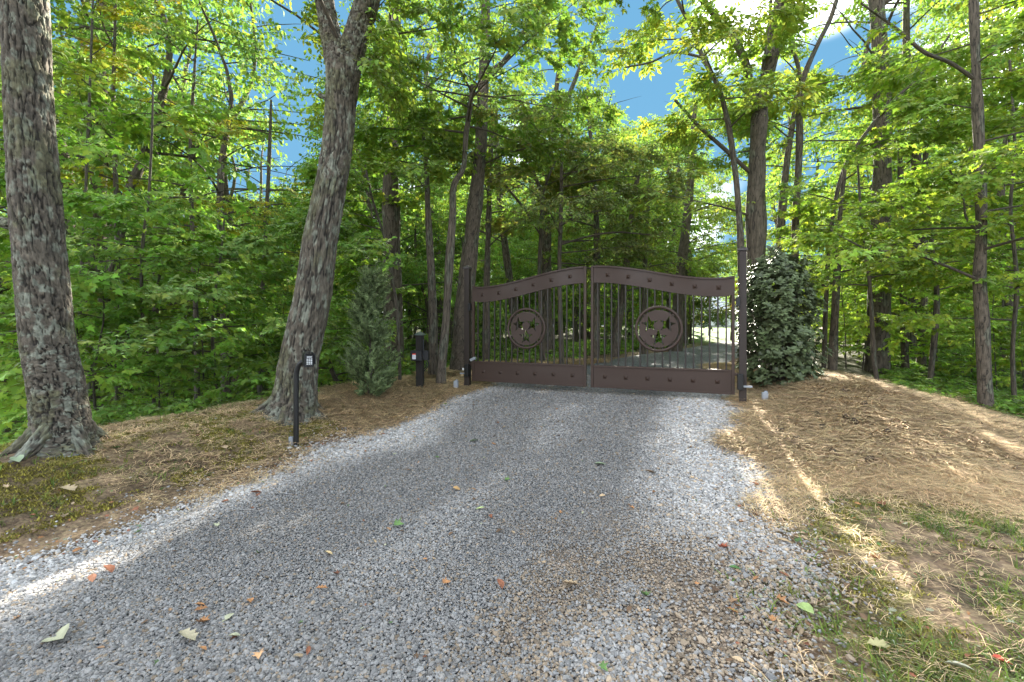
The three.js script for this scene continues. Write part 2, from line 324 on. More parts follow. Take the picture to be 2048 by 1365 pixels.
// ---------------------------------------------------------------- openings in the canopy: where the sun gets through to the ground, and where the sky shows
const SUNSPOTS = [[-2.62, 2.85, 0.5, 0.1], [-2.85, 2.3, 0.35, 0.22], [2.5, 3.95, 0.6, 0.5], [2.95, 3.0, 0.75, 0.3], [4.75, 5.7, 0.12, 0.02], [12.8, 28, 6, 2.6], [10.4, 21.5, 2, 0.7]];  // x, Z, half length along the sun's bearing, half width
for (const q of SUNSPOTS) q.push(H(q[0], -q[1]));
const bearing = Math.atan2(SUN.x, -SUN.z);
function sunThrough(p, big = 0) {
  for (const [cx, cz, l, w, h] of SUNSPOTS) { const t = (p.y - h) / SUN.y, x = p.x - SUN.x * t, Z = -(p.z - SUN.z * t), dx = x - cx, dz = Z - cz, al = (dx * Math.sin(bearing) + dz * Math.cos(bearing)) / (l + 0.3 + big * 1.6), ac = (dx * Math.cos(bearing) - dz * Math.sin(bearing)) / (w + 0.2 + big); if (al * al + ac * ac < 1) return true; }
  return false;
}
const SKYGAPS = [[1305, 176, 78, 58, 1], [596, 190, 62, 170, 0.93], [520, 330, 85, 65, 0.88], [445, 365, 60, 30, 0.85], [300, 165, 90, 40, 0.55], [440, 160, 90, 60, 0.5], [230, 60, 90, 40, 0.5], [692, 40, 30, 60, 0.8], [225, 500, 40, 30, 0.5], [330, 300, 60, 30, 0.5], [1680, 60, 62, 95, 0.85], [1640, 300, 60, 80, 0.6], [1250, 40, 40, 40, 0.35], [150, 20, 60, 30, 0.7], [420, 90, 110, 60, 0.35], [560, 60, 70, 60, 0.6], [1700, 200, 30, 50, 0.6]];
function skyThrough(p, R) {
  if (p.z > -3) return false;
  const [x, y] = toPhoto(p);
  for (const [cx, cy, a, b, k] of SKYGAPS) { const d = ((x - cx) / a) ** 2 + ((y - cy) / b) ** 2; if (d < 1.25 - 0.5 * R() && R() < k) return true; }
  return false;
}

// ---------------------------------------------------------------- wood
function tube(pts, rad, seg = 10, steps = 24, wobble = 0, seed = 1) {
  const curve = new THREE.CatmullRomCurve3(pts, false, 'centripetal'), L = curve.getLength(), pos = [], uv = [], idx = [];
  const rc = (t) => { const f = clamp(t) * (rad.length - 1), i = Math.min(Math.floor(f), rad.length - 2); return lerp(rad[i], rad[i + 1], f - i); };
  let nrm = null; const mean = rad.reduce((a, b) => a + b) / rad.length, rep = Math.max(1, Math.round(2 * Math.PI * mean / 0.5));
  for (let j = 0; j <= steps; j++) {
    const t = j / steps, c = curve.getPoint(t), d = curve.getTangent(t).normalize();
    nrm = (nrm ?? (Math.abs(d.y) > 0.8 ? V(1, 0, 0) : V(0, 1, 0))).clone().addScaledVector(d, -(nrm ?? V(0, 0, 0)).dot(d)); if (j === 0) nrm.addScaledVector(d, -nrm.dot(d)); nrm.normalize();
    const b = d.clone().cross(nrm), r = rc(t) * (1 + wobble * (vnoise(t * L * 1.5, 0, seed) - 0.5));
    for (let i = 0; i <= seg; i++) { const A = i / seg * 2 * Math.PI, rr = r * (1 + wobble * 0.6 * (vnoise(i % seg * 0.9, t * L * 2, seed + 5) - 0.5)); pos.push(c.x + (nrm.x * Math.cos(A) + b.x * Math.sin(A)) * rr, c.y + (nrm.y * Math.cos(A) + b.y * Math.sin(A)) * rr, c.z + (nrm.z * Math.cos(A) + b.z * Math.sin(A)) * rr); uv.push(i / seg * rep, t * L); }
  }
  for (let j = 0; j < steps; j++) for (let i = 0; i < seg; i++) { const a = j * (seg + 1) + i; idx.push(a, a + 1, a + seg + 1, a + 1, a + seg + 2, a + seg + 1); }
  const g = new THREE.BufferGeometry(); g.setAttribute('position', new THREE.Float32BufferAttribute(pos, 3)); g.setAttribute('uv', new THREE.Float32BufferAttribute(uv, 2)); g.setIndex(idx); g.computeVertexNormals();
  g.userData = { curve, L, rc };
  return g;
}
// a thick trunk with furrowed bark in relief and patches of lichen
function barkTube(pts, rad, seg, per, seed, flare) {
  const curve = new THREE.CatmullRomCurve3(pts, false, 'centripetal'), L = curve.getLength(), steps = Math.round(L * per), pos = [], col = [], uv = [], idx = [];
  const rc = (t) => { const f = clamp(t) * (rad.length - 1), i = Math.min(Math.floor(f), rad.length - 2); return lerp(rad[i], rad[i + 1], f - i); };
  const us = pts.map((_, i) => i / (pts.length - 1));
  const mean = rc(0.4), wx = Math.round(2 * Math.PI * mean / 0.04);
  let nrm = V(0, 0, -1);
  for (let j = 0; j <= steps; j++) {
    const t = j / steps, c = curve.getPoint(t), d = curve.getTangent(t).normalize(); nrm.addScaledVector(d, -nrm.dot(d)).normalize();
    const b = d.clone().cross(nrm), l = t * L, r0 = rc(t);
    for (let i = 0; i <= seg; i++) {
      const A = (i % seg) / seg * 2 * Math.PI, u = (i % seg) / seg * wx, y = l / 0.105;
      const h = barkHeight(u, y, wx, 0, seed), f = fbm(u * 2, l * 16, seed + 7, 4, wx * 2, 0), low = fbm(u * 0.25, l * 2.2, seed + 3, 3, Math.round(wx / 4), 0);
      const toe = flare * Math.exp(-l * 3.2) * (0.55 + 0.9 * vnoise(i % seg / seg * 7, 0.5, seed + 40, 7));
      const r = r0 * (1 + 0.05 * (low - 0.5)) + toe + (h - 0.6) * 0.024 + (f - 0.5) * 0.012;
      pos.push(c.x + (nrm.x * Math.cos(A) + b.x * Math.sin(A)) * r, c.y + (nrm.y * Math.cos(A) + b.y * Math.sin(A)) * r, c.z + (nrm.z * Math.cos(A) + b.z * Math.sin(A)) * r); uv.push(i / seg * 3, l * 1.2);
      const plate = hash(Math.floor(u), Math.floor(y), 3), li = smooth(0.53, 0.66, fbm(u * 0.8, l * 13, seed + 90, 5, Math.round(wx * 0.8), 0) + 0.12 * Math.exp(-l * 2)) * smooth(0.3, 0.7, h), moss = smooth(0.5, 0.62, fbm(u * 0.2, l * 3, seed + 30, 4, Math.round(wx / 5), 0)) * 0.5;
      const k = (0.16 + 0.84 * h) * (0.72 + 0.5 * f) * (0.9 + 0.2 * plate);
      let q = [0.215 * k, 0.178 * k, 0.135 * k]; q = q.map((v, n) => lerp(v, [0.40, 0.42, 0.33][n] * (0.55 + 0.6 * f), li * 0.8)); q = q.map((v, n) => lerp(v, [0.21, 0.22, 0.09][n] * k, moss * h));
      col.push(...q.map((v) => v * 1.12));
    }
  }
  for (let j = 0; j < steps; j++) for (let i = 0; i < seg; i++) { const a = j * (seg + 1) + i; idx.push(a, a + 1, a + seg + 1, a + 1, a + seg + 2, a + seg + 1); }
  const g = new THREE.BufferGeometry(); g.setAttribute('position', new THREE.Float32BufferAttribute(pos, 3)); g.setAttribute('color', new THREE.Float32BufferAttribute(col, 3)); g.setAttribute('uv', new THREE.Float32BufferAttribute(uv, 2)); g.setIndex(idx); g.computeVertexNormals();
  g.userData = { curve, L, rc };
  return g;
}
// foliage of one limb: sprays spread flat to both sides of it
function foliage(out, curve, R, o) {
  const n = Math.round(o.n * 0.72 * (0.75 + 0.5 * R()));
  for (let k = 0; k < n; k++) {
    const t = lerp(o.t0 ?? 0.2, 1.02, Math.sqrt(R())), c = curve.getPoint(clamp(t)), d = curve.getTangent(clamp(t)), flat = V(d.x, 0, d.z).normalize(), side = V(-flat.z, 0, flat.x), off = (R() + R() - 1) * o.wide * (0.35 + 0.65 * t);
    const p = c.addScaledVector(side, off).add(V((R() - 0.5) * 0.2, (R() - 0.5) * (o.thick ?? 0.25) - Math.abs(off) * 0.12, (R() - 0.5) * 0.2));
    if (o.base) { const w = p.clone().add(o.base); if (sunThrough(w) || skyThrough(w, R)) continue; }
    const head = Math.atan2(-(flat.z + side.z * off * 1.4), flat.x + side.x * off * 1.4) + (R() - 0.5) * 1.2, s = (o.size ?? 1) * (0.75 + 0.5 * R()), v = 0.75 + 0.5 * R(), y = R() * R();
    out[Math.floor(R() * out.length)].push([placed(p, euler((R() - 0.5) * 1.1, head, (R() - 0.5) * 1.0 - 0.12), V(s, s, s)), C(o.color[0] * v * (0.92 + 0.4 * y), o.color[1] * v * (0.97 + 0.1 * y), o.color[2] * v * 1.25)]);
  }
}
function crownOf(parent, kind, lists) { lists.forEach((l, i) => { if (l.length) copies('crown', SPRAY[kind][i], M.leaf, l, parent); }); }
function makeLimb(from, az, len, rise, R) {
  const d = V(Math.cos(az), 0, Math.sin(az)), pts = [from.clone()];
  let h = rise;
  for (let k = 1; k <= 4; k++) { const a = (R() - 0.5) * 0.5; d.applyAxisAngle(UP, a); pts.push(pts[k - 1].clone().add(V(d.x * len / 4, h * len / 4, d.z * len / 4))); h *= 0.7; h += (R() - 0.6) * 0.12; }
  return pts;
}
// ---------------------------------------------------------------- trees that the photograph lets one pick out
// path: [px, py, width in px of the photo] from the foot up; Z: metres ahead
const WOODS = 'trees along the drive';
function tree(label, o) {
  const R = rng(o.seed), foot = P(o.path[0][0], o.path[0][1], o.Z), dz = o.lean ?? 0;
  foot.y = H(foot.x, foot.z) - 0.08;
  const t = thing(o.name ?? 'broadleaf_tree', label, 'tree', [foot.x, foot.y, foot.z]);
  const at = (a, k, n) => { const Z = o.Z + dz * (a[3] ?? k / (n - 1)), p = P(a[0], a[1], Z).sub(foot); return p; };
  const pts = o.path.map((a, k) => at(a, k, o.path.length)); pts[0].set(0, 0, 0);
  const wide = (a) => a[2] / 2 * o.Z / F / Math.hypot(1, Math.max(-1.2, Math.min(1.2, (a[0] - 1024) / F)));   // a trunk off to the side is seen stretched
  const rad = o.path.map(wide);
  const trunkG = o.big ? barkTube(pts, rad, o.big, 95, o.seed, o.flare ?? 0.1) : tube(pts, rad, 12, 40, 0.25, o.seed);
  part('trunk', trunkG, o.big ? M.bigBark : M.bark, t);
  if (o.big) for (let k = 0; k < 6; k++) {   // roots running out into the litter
    const a = k * 1.05 + 0.5 * R(), r0 = rad[0], d = V(Math.cos(a), 0, Math.sin(a)), side = V(-d.z, 0, d.x).multiplyScalar((R() - 0.5) * 0.25), q = (f, up) => { const p = d.clone().multiplyScalar(r0 * f).addScaledVector(side, f - 0.6); p.y = H(foot.x + p.x, foot.z + p.z) - foot.y + up; return p; };
    part('root', barkTube([q(0.55, 0.2), q(1.05, 0.075), q(1.5, 0.0), q(1.95 + 0.5 * R(), -0.08)], [0.07, 0.062, 0.045, 0.025], 40, 60, o.seed + k, 0), M.bigBark, t);
  }
  const { curve, L, rc } = trunkG.userData, lists = Array.from({ length: SPRAY[o.kind].length }, () => []);
  const f = o.foliage ?? {};
  for (const fork of o.forks ?? []) {
    const fp = fork.map((a) => at(a, 3, 4)), fr = fork.map(wide);
    const g = o.big ? barkTube(fp, fr, Math.round(o.big * 0.7), 80, o.seed + 9, 0) : tube(fp, fr, 9, 24, 0.25, o.seed + 4);
    part('limb', g, o.big ? M.bigBark : M.bark, t);
    if (f.fork) foliage(lists, g.userData.curve, R, { n: f.fork, wide: 0.8, color: o.color, base: foot, size: f.size, thick: 0.7, t0: 0.3 });
  }
  const n = f.limbs ?? 8, spin = R() * 6.28;
  for (let k = 0; k < n; k++) {
    const u = lerp(f.from ?? 0.35, f.to ?? 1, (k + 0.6 * R()) / n), c = curve.getPoint(clamp(u)), az = f.aim != null ? f.aim + (R() - 0.5) * (f.arc ?? 2) : spin + k * 2.4 + R() * 0.6, len = (f.len ?? 2) * (0.7 + 0.6 * R()) * lerp(1, f.taper ?? 0.55, (k + 0.5) / n);
    const lp = makeLimb(c, az, len, (f.rise ?? 0.35) * (0.6 + 0.8 * R()), R), r = Math.min(rc(u) * 0.5, 0.005 + len * 0.008), lg = tube(lp, [r, r * 0.7, r * 0.35, r * 0.15], 6, 10, 0.2, o.seed + k);
    if (skyThrough(lp[4].clone().add(foot), () => 0.2)) continue;
    part('limb', lg, M.bark, t);
    foliage(lists, lg.userData.curve, R, { n: (f.n ?? 22), wide: (f.wide ?? 0.45) * len, color: o.color, base: foot, size: f.size, thick: f.thick });
  }
  crownOf(t, o.kind, lists);
  return t;
}
const GREEN = [0.20, 0.33, 0.03], DEEP = [0.16, 0.27, 0.03], LIME = [0.2, 0.32, 0.03], OLIVE = [0.23, 0.28, 0.045];
// the two big ones on the left bank
tree('massive grey lichen-patched trunk at the far left edge of the photo', { name: 'oak_tree', seed: 11, Z: 4.15, kind: 'beech', big: 190, flare: 0.10, color: GREEN,
  path: [[124, 905, 128], [122, 850, 122], [112, 770, 117], [97, 690, 113], [84, 560, 111], [70, 400, 109], [60, 240, 102], [52, 80, 100], [48, -80, 96], [40, -400, 84], [30, -900, 60]],
  forks: [[[40, 452, 34], [15, 448, 30], [-30, 432, 26], [-120, 390, 20]]], foliage: { limbs: 9, from: 0.84, to: 1, len: 3.2, rise: 0.25, n: 26 } });
tree('tall forked trunk leaning right behind the keypad post', { name: 'oak_tree', seed: 12, Z: 6, kind: 'beech', big: 150, flare: 0.13, color: GREEN,
  path: [[580, 838, 88], [590, 790, 82], [600, 710, 77], [624, 600, 75], [641, 480, 69], [662, 370, 62], [675, 290, 60], [682, 200, 62], [687, 130, 70], [686, 95, 62]],
  forks: [[[674, 140, 44, 0.9], [664, 85, 42, 1], [652, 20, 38, 1], [640, -60, 36, 1], [615, -300, 28, 1.2]], [[692, 150, 50, 0.9], [708, 85, 50, 1], [728, 25, 49, 1], [748, -60, 46, 1], [800, -300, 34, 1]], [[690, 118, 6], [738, 120, 5], [768, 134, 3]], [[670, 197, 10], [648, 194, 9], [638, 191, 8]]],
  foliage: { limbs: 4, from: 0.97, to: 1, len: 2.4, rise: 0.7, n: 26, fork: 60 } });
// round the left gate post
tree('stout brown trunk rising right behind the left gate post', { name: 'oak_tree', seed: 13, Z: 9.9, kind: 'beech', color: DEEP,
  path: [[922, 772, 54], [926, 690, 41], [930, 600, 34], [940, 500, 31], [950, 410, 29], [960, 310, 27], [965, 210, 24], [970, 60, 21], [974, -120, 17]], forks: [[[972, 150, 10], [1010, 120, 10], [1050, 60, 9], [1090, 0, 8]]],
  foliage: { limbs: 13, from: 0.58, to: 1, len: 2.4, n: 36, fork: 50 } });
tree('slim crooked tree with umbrella crown left of the left gate post', { seed: 14, Z: 8.3, kind: 'maple', color: [0.15, 0.27, 0.025],
  path: [[881, 784, 24], [884, 720, 19], [892, 640, 17], [899, 520, 16], [905, 430, 13], [908, 370, 12], [926, 338, 11], [932, 270, 11], [942, 200, 9], [944, 170, 7]],
  foliage: { limbs: 14, from: 0.78, to: 1, len: 2.6, taper: 1, rise: 0.16, n: 46, wide: 0.5, thick: 0.3 } });
tree('straight mossy trunk between the control box post and the crooked tree', { seed: 15, Z: 9.2, kind: 'maple', color: GREEN, path: [[866, 778, 20], [866, 640, 17], [862, 540, 15], [857, 450, 13], [852, 330, 9], [845, 250, 6]], foliage: { limbs: 10, from: 0.7, to: 1, len: 1.5, rise: 0.15, n: 36 } });
tree('thin dark sapling leaning left in the woods behind the juniper', { seed: 16, Z: 8.6, kind: 'maple', color: [0.16, 0.3, 0.025], path: [[800, 780, 7], [796, 650, 7], [785, 560, 6], [770, 480, 6], [745, 400, 5], [730, 330, 4]], foliage: { limbs: 13, from: 0.4, to: 1, aim: 2.9, arc: 2.6, len: 1.6, rise: 0.12, n: 40 } });
// beyond the left leaf of the gate
tree('narrow trunk seen through the bars just right of the left gate post', { seed: 17, Z: 12, kind: 'beech', color: DEEP, path: [[972, 740, 16], [973, 600, 14], [976, 480, 12], [980, 360, 10], [984, 220, 8]], foliage: { limbs: 10, from: 0.4, len: 2.4, n: 32 } });
tree('pale grey trunk behind the left gate medallion, bent left above the gate', { seed: 18, Z: 14, kind: 'beech', color: GREEN, path: [[1036, 738, 24], [1030, 640, 20], [1014, 520, 15], [1003, 430, 14], [996, 350, 11], [990, 200, 8]], foliage: { limbs: 10, from: 0.45, len: 2.6, n: 32 } });
tree('slender zigzag tree rising above the middle of the left gate leaf', { seed: 19, Z: 11.5, kind: 'maple', color: OLIVE, path: [[1086, 745, 13], [1081, 620, 9], [1079, 540, 8], [1083, 440, 9], [1082, 385, 8], [1068, 348, 7], [1058, 310, 7], [1054, 230, 5]], forks: [[[1082, 400, 6], [1095, 360, 5], [1112, 320, 4]], [[1081, 470, 5], [1050, 420, 5], [1010, 370, 4]]], foliage: { limbs: 12, from: 0.4, len: 2.2, n: 36, fork: 25 } });
tree('thick trunk seen through the bars right of the left medallion', { seed: 20, Z: 13.5, kind: 'beech', color: DEEP, path: [[1096, 742, 24], [1094, 600, 19], [1093, 480, 18], [1098, 350, 15], [1110, 200, 11], [1130, 60, 8]], forks: [[[1100, 300, 9], [1135, 200, 9], [1170, 110, 8], [1200, 40, 6]]], foliage: { limbs: 12, from: 0.5, len: 2.8, n: 36, fork: 40 } });
tree('slender tree with layered limbs reaching right above the gate centre', { seed: 21, Z: 10.5, kind: 'beech', color: [0.15, 0.21, 0.035], path: [[1124, 748, 11], [1120, 600, 9], [1119, 530, 9], [1122, 430, 8], [1123, 350, 7], [1124, 270, 5]], forks: [[[1122, 450, 5], [1160, 430, 5], [1210, 420, 4], [1270, 410, 3]], [[1120, 490, 5], [1170, 475, 4], [1230, 465, 4], [1300, 470, 3]]], foliage: { limbs: 16, from: 0.35, len: 2.6, taper: 0.8, rise: 0.1, n: 40, aim: 0.2, arc: 3.6, fork: 30 } });
// beyond the right leaf of the gate
tree('dark leaning trunk seen through the right gate leaf left of its medallion', { seed: 22, Z: 13, kind: 'beech', color: DEEP, path: [[1230, 712, 20], [1236, 650, 17], [1246, 590, 15], [1254, 520, 13], [1268, 400, 10], [1285, 300, 8]], foliage: { limbs: 10, from: 0.35, len: 2.4, n: 32 } });
tree('straight trunk close beside the centre gap of the gate', { seed: 23, Z: 12.5, kind: 'beech', color: DEEP, path: [[1192, 728, 18], [1192, 620, 15], [1194, 500, 13], [1190, 380, 11], [1180, 260, 8], [1175, 160, 6]], foliage: { limbs: 11, from: 0.4, len: 2.5, n: 34 } });
tree('broad dark trunk behind the right gate medallion beside the gravel bend', { name: 'oak_tree', seed: 24, Z: 15, kind: 'beech', color: [0.17, 0.26, 0.03], path: [[1350, 702, 32], [1354, 640, 24], [1360, 560, 22], [1367, 500, 20], [1378, 400, 17], [1385, 300, 14], [1390, 200, 10]], foliage: { limbs: 10, from: 0.35, len: 2.6, n: 34 } });
tree('thin straight trunk standing left of the right gate medallion', { seed: 25, Z: 14, kind: 'beech', color: GREEN, path: [[1287, 712, 12], [1288, 600, 10], [1292, 500, 9], [1297, 400, 7], [1304, 300, 5]], foliage: { limbs: 10, from: 0.3, len: 2.2, n: 30 } });
// right of the gate
tree('large trunk forking in a V behind the shrub and right gate post', { name: 'oak_tree', seed: 26, Z: 9.2, kind: 'hickory', color: LIME,
  path: [[1515, 770, 52], [1514, 660, 46], [1513, 540, 43], [1512, 420, 38], [1514, 320, 35], [1519, 240, 37], [1521, 205, 30]],
  forks: [[[1519, 225, 28], [1536, 150, 28], [1552, 80, 26], [1561, 10, 25], [1570, -120, 20]], [[1517, 225, 20], [1503, 190, 19], [1492, 130, 17], [1462, 66, 15], [1425, 25, 12], [1380, -30, 9]], [[1520, 200, 9], [1528, 130, 9], [1540, 60, 8], [1542, 0, 6]], [[1500, 345, 9], [1440, 290, 8], [1400, 255, 7], [1350, 200, 5]]],
  foliage: { limbs: 7, from: 0.45, len: 2.2, n: 26, fork: 46, size: 0.9 } });
tree('slim bowed tree left of the V-forked trunk curving away to the top left', { seed: 27, Z: 8.8, kind: 'hickory', color: [0.24, 0.33, 0.03], path: [[1486, 770, 15], [1483, 540, 14], [1479, 440, 13], [1470, 340, 12], [1456, 245, 11], [1436, 172, 9], [1408, 120, 9], [1385, 60, 8], [1355, 0, 7], [1330, -60, 5]], forks: [[[1405, 115, 6], [1350, 105, 5], [1300, 125, 4], [1250, 135, 3]]], foliage: { limbs: 11, from: 0.4, len: 1.8, n: 26, fork: 22 } });
tree('dark slender trunk forking high between the V-forked trunk and the clearing sky', { seed: 28, Z: 9.6, kind: 'maple', color: LIME, path: [[1586, 760, 19], [1589, 560, 18], [1592, 440, 16], [1599, 300, 15], [1600, 210, 15], [1606, 160, 12], [1638, 85, 11], [1660, 40, 11], [1680, -20, 9]], forks: [[[1603, 165, 9], [1593, 120, 8], [1580, 80, 7], [1584, -10, 6]]], foliage: { limbs: 10, from: 0.4, to: 0.8, len: 1.7, n: 28, fork: 15 } });
tree('straight brown trunk half hidden behind the V-forked trunk', { seed: 29, Z: 12, kind: 'beech', color: GREEN, path: [[1556, 740, 22], [1562, 460, 17], [1576, 310, 14], [1588, 230, 10], [1597, 120, 7]], foliage: { limbs: 9, from: 0.35, len: 2.2, n: 30 } });
tree('knotty grey tree standing at the right edge of the pine straw bank', { seed: 30, Z: 7.2, kind: 'maple', color: [0.22, 0.36, 0.025],
  path: [[1973, 824, 38], [1970, 760, 31], [1966, 660, 29], [1960, 560, 29], [1963, 470, 25], [1962, 380, 25], [1957, 250, 24], [1952, 120, 22], [1948, 0, 21], [1945, -260, 15]],
  forks: [[[1958, 560, 8], [1900, 535, 8], [1820, 505, 7], [1740, 500, 5], [1660, 460, 4]], [[1952, 160, 10], [1900, 125, 10], [1850, 105, 9], [1790, 55, 7], [1720, 5, 5]], [[1960, 465, 6], [1935, 440, 6], [1925, 390, 5], [1900, 340, 4]]],
  foliage: { limbs: 12, from: 0.35, to: 0.9, len: 2.0, rise: 0.12, n: 34, fork: 24 } });
tree('leaning pale sapling crossing the sky gap right of the V-forked trunk', { seed: 31, Z: 9.8, kind: 'maple', color: LIME, path: [[1648, 760, 11], [1652, 620, 10], [1662, 460, 10], [1690, 335, 9], [1730, 270, 9], [1785, 205, 8], [1850, 140, 6], [1900, 70, 5]], foliage: { limbs: 12, from: 0.45, len: 2.0, rise: 0.1, n: 38 } });
tree('upright brown trunk at the back edge of the straw, right of the shrub', { seed: 32, Z: 9.4, kind: 'maple', color: GREEN, path: [[1664, 768, 20], [1669, 660, 17], [1674, 560, 15], [1679, 450, 11], [1690, 340, 8]], foliage: { limbs: 11, from: 0.42, len: 2.1, rise: 0.15, n: 34 } });
tree('thin wavy sapling with a curved foot on the straw crest', { seed: 33, Z: 8.5, kind: 'maple', color: [0.23, 0.36, 0.025], path: [[1760, 770, 11], [1750, 735, 10], [1746, 680, 9], [1743, 610, 9], [1738, 550, 8], [1728, 490, 7], [1722, 420, 6], [1716, 330, 4]], foliage: { limbs: 11, from: 0.5, len: 1.9, rise: 0.12, n: 34 } });
tree('dark straight trunk in the middle of the right-hand woods', { seed: 34, Z: 11, kind: 'maple', color: GREEN, path: [[1812, 765, 19], [1809, 660, 17], [1806, 560, 15], [1803, 460, 14], [1801, 340, 11], [1798, 200, 8]], foliage: { limbs: 11, from: 0.45, len: 2.3, rise: 0.15, n: 36 } });
tree('pale grey trunk right of the dark straight one in the right-hand woods', { seed: 35, Z: 11.6, kind: 'maple', color: LIME, path: [[1842, 760, 22], [1845, 650, 19], [1848, 540, 17], [1850, 430, 15], [1852, 300, 11], [1856, 150, 8]], foliage: { limbs: 11, from: 0.5, len: 2.4, rise: 0.15, n: 36 } });
tree('crooked brown trunk leaning between the pale trunk and the knotty tree', { seed: 36, Z: 9.6, kind: 'maple', color: GREEN, path: [[1858, 790, 13], [1866, 710, 14], [1874, 610, 14], [1871, 540, 12], [1862, 470, 10], [1856, 380, 7]], foliage: { limbs: 10, from: 0.45, len: 1.9, rise: 0.15, n: 32 } });
tree('dark sapling at the right border behind the knotty tree', { seed: 37, Z: 8.2, kind: 'maple', color: [0.24, 0.38, 0.025], path: [[2030, 850, 13], [2026, 700, 11], [2034, 560, 10], [2022, 420, 8], [2030, 300, 7], [2020, 120, 5]], foliage: { limbs: 13, from: 0.25, len: 1.9, rise: 0.1, n: 34 } });
// left woods
tree('short dark trunk in the hollow right of the massive left trunk', { seed: 38, Z: 8.2, kind: 'maple', color: [0.17, 0.33, 0.025], path: [[180, 800, 26], [190, 690, 22], [200, 610, 18], [222, 540, 12], [245, 470, 9], [262, 380, 6]], foliage: { limbs: 14, from: 0.4, len: 2.4, rise: 0.12, n: 24 } });
tree('pale slender sapling bending upright in the left hollow', { seed: 39, Z: 6.9, kind: 'maple', color: [0.18, 0.34, 0.025], path: [[318, 862, 10], [303, 770, 9], [290, 690, 8], [283, 600, 7], [285, 490, 7], [296, 400, 6], [303, 280, 5], [306, 150, 4]], forks: [[[296, 405, 4], [350, 395, 4], [420, 398, 3]]], foliage: { limbs: 16, from: 0.3, len: 1.9, rise: 0.12, n: 23, fork: 20 } });
tree('dark leaning sapling left of the pale slender one', { seed: 40, Z: 7.4, kind: 'maple', color: [0.16, 0.32, 0.025], path: [[243, 860, 9], [252, 780, 8], [276, 700, 7], [300, 620, 6], [322, 540, 5], [340, 440, 4]], foliage: { limbs: 13, from: 0.3, len: 1.9, rise: 0.1, n: 22 } });
tree('spreading sapling with pale layered leaves before the leaning oak', { seed: 41, Z: 7.6, kind: 'maple', color: [0.2, 0.34, 0.05], path: [[440, 830, 9], [432, 760, 8], [425, 690, 8], [428, 600, 6], [440, 520, 5], [448, 440, 4]], foliage: { limbs: 14, from: 0.3, len: 1.9, rise: 0.08, n: 26 } });
tree('tall thin tree with sunlit yellow crown between the two big left trunks', { seed: 42, Z: 10.5, kind: 'maple', color: [0.34, 0.38, 0.02], path: [[395, 820, 14], [392, 650, 12], [385, 480, 10], [380, 300, 8], [388, 150, 6], [395, 40, 4]], foliage: { limbs: 17, from: 0.45, len: 2.4, rise: 0.2, n: 34 } });
tree('thin tree with light yellowish crown just left of the leaning oak', { seed: 43, Z: 12, kind: 'beech', color: [0.3, 0.36, 0.03], path: [[520, 810, 14], [524, 650, 12], [530, 480, 10], [538, 320, 8], [542, 200, 5]], foliage: { limbs: 12, from: 0.35, len: 2.3, rise: 0.2, n: 34 } });
tree('tall trunk deep in the left woods with a high light-green crown', { seed: 45, Z: 10, kind: 'beech', color: [0.2, 0.34, 0.03], path: [[232, 830, 15], [235, 600, 13], [232, 400, 11], [226, 200, 9], [230, 20, 7], [228, -160, 4]], foliage: { limbs: 16, from: 0.4, len: 2.8, rise: 0.25, n: 26 } });
tree('high-crowned thin tree close beside the massive trunk at the left', { seed: 46, Z: 8, kind: 'maple', color: [0.2, 0.33, 0.03], path: [[152, 900, 9], [160, 600, 8], [170, 400, 7], [178, 200, 6], [184, 40, 5], [190, -120, 3]], foliage: { limbs: 13, from: 0.5, len: 2.2, rise: 0.2, n: 26 } });
tree('dark leaning stem behind the keypad post right of the leaning oak', { seed: 44, Z: 8.4, kind: 'maple', color: [0.16, 0.3, 0.025], path: [[690, 800, 12], [672, 760, 10], [655, 720, 8], [640, 690, 6], [622, 640, 4]], foliage: { limbs: 10, from: 0.3, len: 1.5, rise: 0.1, n: 32 } });

// ---------------------------------------------------------------- the woods behind: a few kinds, each copy its own tree
const woods = [];
function woodTree(kind, seed, h, o) {
  const R = rng(seed), t = new THREE.Group(), pts = [V(0, -0.3, 0)], r = o.r;
  for (let k = 1; k <= 5; k++) pts.push(V((R() - 0.5) * 0.5 * k * 0.5, h * k / 5, (R() - 0.5) * 0.5 * k * 0.5));
  const tg = tube(pts, [r * 1.25, r, r * 0.85, r * 0.7, r * 0.45, r * 0.15], 9, 18, 0.2, seed), wood = [tg], lists = SPRAY.far.map(() => []);
  const n = o.limbs, curve = tg.userData.curve;
  for (let k = 0; k < n; k++) {
    const u = lerp(o.from, 1, (k + R() * 0.6) / n), len = o.len * (0.7 + 0.6 * R()) * lerp(1, 0.45, k / n), lp = makeLimb(curve.getPoint(u), k * 2.4 + R(), len, o.rise * (0.6 + 0.8 * R()), R), q = 0.006 + len * 0.008, lg = tube(lp, [q, q * 0.7, q * 0.4, q * 0.15], 5, 6, 0.1, seed + k);
    wood.push(lg); foliage(lists, lg.userData.curve, R, { n: o.n, wide: len * 0.45, color: [1, 1, 1], size: 1.1, thick: 0.7 });
  }
  return { wood: mergeGeometries(wood), lists, h };
}
const KINDS = [
  woodTree('tall', 501, 12, { r: 0.17, limbs: 22, from: 0.38, len: 3.4, rise: 0.45, n: 20 }),
  woodTree('tall', 502, 13.5, { r: 0.2, limbs: 24, from: 0.42, len: 3.8, rise: 0.5, n: 20 }),
  woodTree('mid', 503, 9, { r: 0.09, limbs: 16, from: 0.3, len: 2.6, rise: 0.25, n: 20 }),
  woodTree('mid', 504, 11, { r: 0.11, limbs: 17, from: 0.28, len: 2.8, rise: 0.3, n: 20 }),
];
